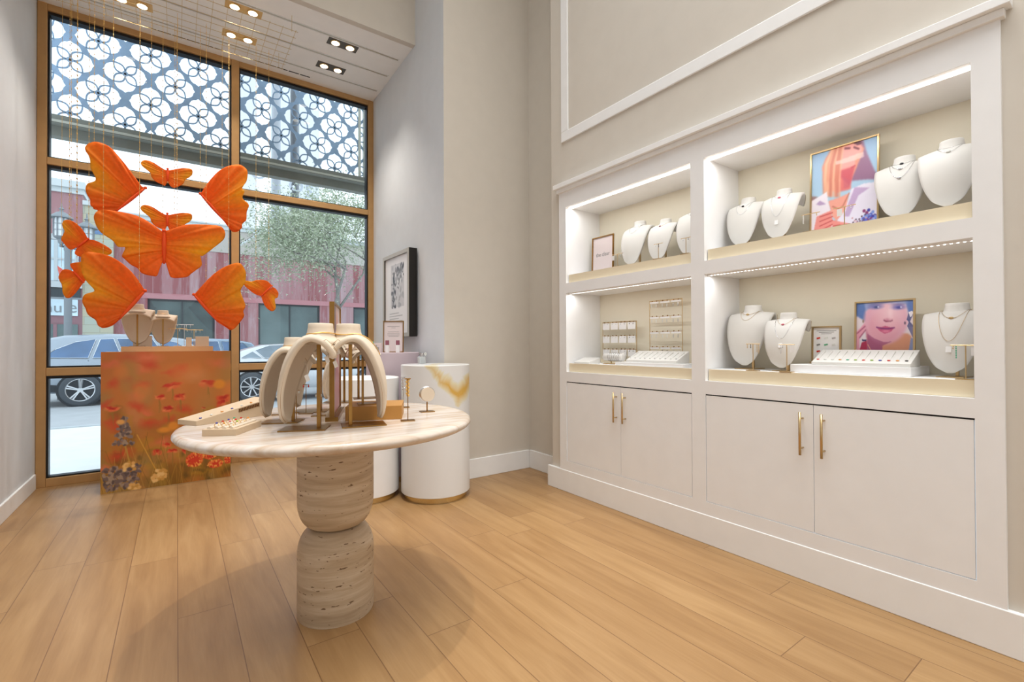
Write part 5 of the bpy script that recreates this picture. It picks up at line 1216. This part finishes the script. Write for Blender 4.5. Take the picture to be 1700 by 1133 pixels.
for X_, s_ in ((-3.95, 'nu'), (-3.32, 'e')):
    text_mb(s_, .52 if s_ == 'nu' else .62, .01, lambda x, y, z: (X_+x, YB-.35-z, 2.54+y)).build('sign_letters', 'street_grey', sg, off=of)
sg2 = MB().box(-16, -3.02, YB-.34, YB-.29, .3, 2.1).build('shop_window', 'shop_glass', b2, off=of)
MB().box(-3.68, -3.58, YB-.36, YB-.33, .3, 2.1).build('glazing_bar', 'win_frame_red', sg2, off=of)
MB().box(-2.9, -2.02, YB-.28, YB+4, 0, 6.62).build('stone_pier', 'pale_stone', b2, off=of)
mb = MB(); mb.box(-2.9, -2.03, YB-.36, YB+4, 6.62, 6.78); mb.build('pier_cap', 'parapet', b2, off=of)
MB().box(-2.57, -2.3, YB-.30, YB-.27, 5.56, 5.84).build('small_window', 'car_glass', b2, off=of)
# far pale tower with letters
tw = thing('pale_tower', 'very pale tower far behind the trees with large thin letters', 'building', (30, 74, 0)); of = tw.location
def xat(px): return at(px, 400, 1, 70).x
mb = MB(); mb.box(xat(396), xat(426), 70, 78, 0, 42); mb.build('tower_wall', 'tower_pale', tw, off=of)
for a, b in ((466, 482), (497, 530)): MB().box(xat(a), xat(b), 70, 78, 0, 42).build('tower_wall', 'tower_pale', tw, off=of)
for ch, px, py, s_ in (('O', 414, 294, 2.6), ('O', 479, 316, 2.4), ('M', 506, 312, 2.4), ('S', 507, 326, 2.4)):
    q = at(px, py, 1, 69.95); text_mb(ch, s_, .1, lambda x, y, z: (q.x+x, q.y-z, q.z+y)).build('letter', 'tower_ink', tw, off=of)

# street tree on the far kerb
def tree(base, H, spread, label, seed, nleaf, lean_x=0, aim=-.05):
    rnd = random.Random(seed); t = thing('street_tree', label, 'tree', base); br = MB(); tips = []
    def grow(p, d, L, r, lv):
        pts = [p]; q = p.copy(); dd = d.copy()
        for k in range(4): dd = (dd+Vector((rnd.gauss(0, .12), rnd.gauss(0, .12), rnd.gauss(.03, .07)))).normalized(); q = q+dd*(L/4); pts.append(q.copy())
        br.tube(pts, lambda s: r*(1-.45*s), 6 if lv < 2 else 4)
        if lv >= 2: tips.extend(pts[1:])
        if lv < 4:
            n = (3, 4, 3, 3)[lv]
            for k in range(n):
                a = rnd.random()*2*PI; o = dd.orthogonal().normalized(); o = Matrix.Rotation(a, 3, dd) @ o
                nd_ = (dd*rnd.uniform(.55, 1.0)+o*rnd.uniform(.5, .95)+Vector((0, 0, .12))).normalized()
                grow(pts[-1 if k else -2] if lv else pts[-1], nd_, L*rnd.uniform(.58, .8), r*.55, lv+1)
    grow(Vector((0, 0, 0)), Vector((lean_x, 0, 1)).normalized(), H*.36, .10, 0)
    mx_ = sum(p.x for p in tips)/len(tips); mz = max(p.z for p in tips); sh = lambda p: Vector((p[0]+(aim-mx_)*min(1, max(0, p[2])/(mz*.6))**1.6, p[1], p[2]))
    br.v = [tuple(sh(p)) for p in br.v]; tips = [sh(p) for p in tips]
    br.build('trunk_and_branches', 'bark', t, smooth=True)
    lf = MB(); vs = []; fs = []; cols = []
    for k in range(nleaf):
        p = rnd.choice(tips)+Vector((rnd.gauss(0, spread), rnd.gauss(0, spread), rnd.gauss(0, spread)))
        a = Vector((rnd.gauss(0, 1), rnd.gauss(0, 1), rnd.gauss(-.3, .7))).normalized(); b = a.orthogonal().normalized(); b = Matrix.Rotation(rnd.random()*6, 3, a) @ b
        s = rnd.uniform(.03, .06); i = len(vs); vs += [p, p+a*s+b*s*.35, p+a*s*2, p+a*s-b*s*.35]; fs.append((i, i+1, i+2, i+3))
        g = rnd.random(); c = np.array((146, 160, 130))*(1-g)+np.array((196, 200, 178))*g; c = c/255; c = c**2.2; cols += [(*c, 1)]*4
    lf.add(vs, fs); lf.cols = cols; lf.build('foliage', 'leaf', t)
m = mat('leaf', (170, 186, 150), .7); nt, N, L, b = tex(m); a_ = N.new('ShaderNodeAttribute'); a_.attribute_name = 'Col'; L.new(a_.outputs['Color'], b.inputs['Base Color'])
q = at(541, 540, 1, 16.5)
tree((q.x-.25, 16.5, -.09), 7.5, .40, 'leafy pale green street tree beyond the white sedan', 5, 27000, .06)
# string of festoon lights
a, b = at(397, 405, 1, 19), at(492, 300, 1, 15)
t = thing('festoon_lights', 'dark festoon light string slung up to the right beside the tree', 'string lights', (a+b)/2); of = t.location
pts = [a.lerp(b, k/24)-Vector((0, 0, .55*math.sin(PI*k/24)*.6)) for k in range(25)]
MB().tube(pts, .012, 5).build('cable', 'dark_trim', t, off=of)
mb = MB()
for p in pts[::1]: mb.ball(p-Vector((0, 0, .05)), .035, .035, .05, 6, 5)
mb.build('bulbs', 'lamp_glass', t, off=of)['kind'] = 'stuff'
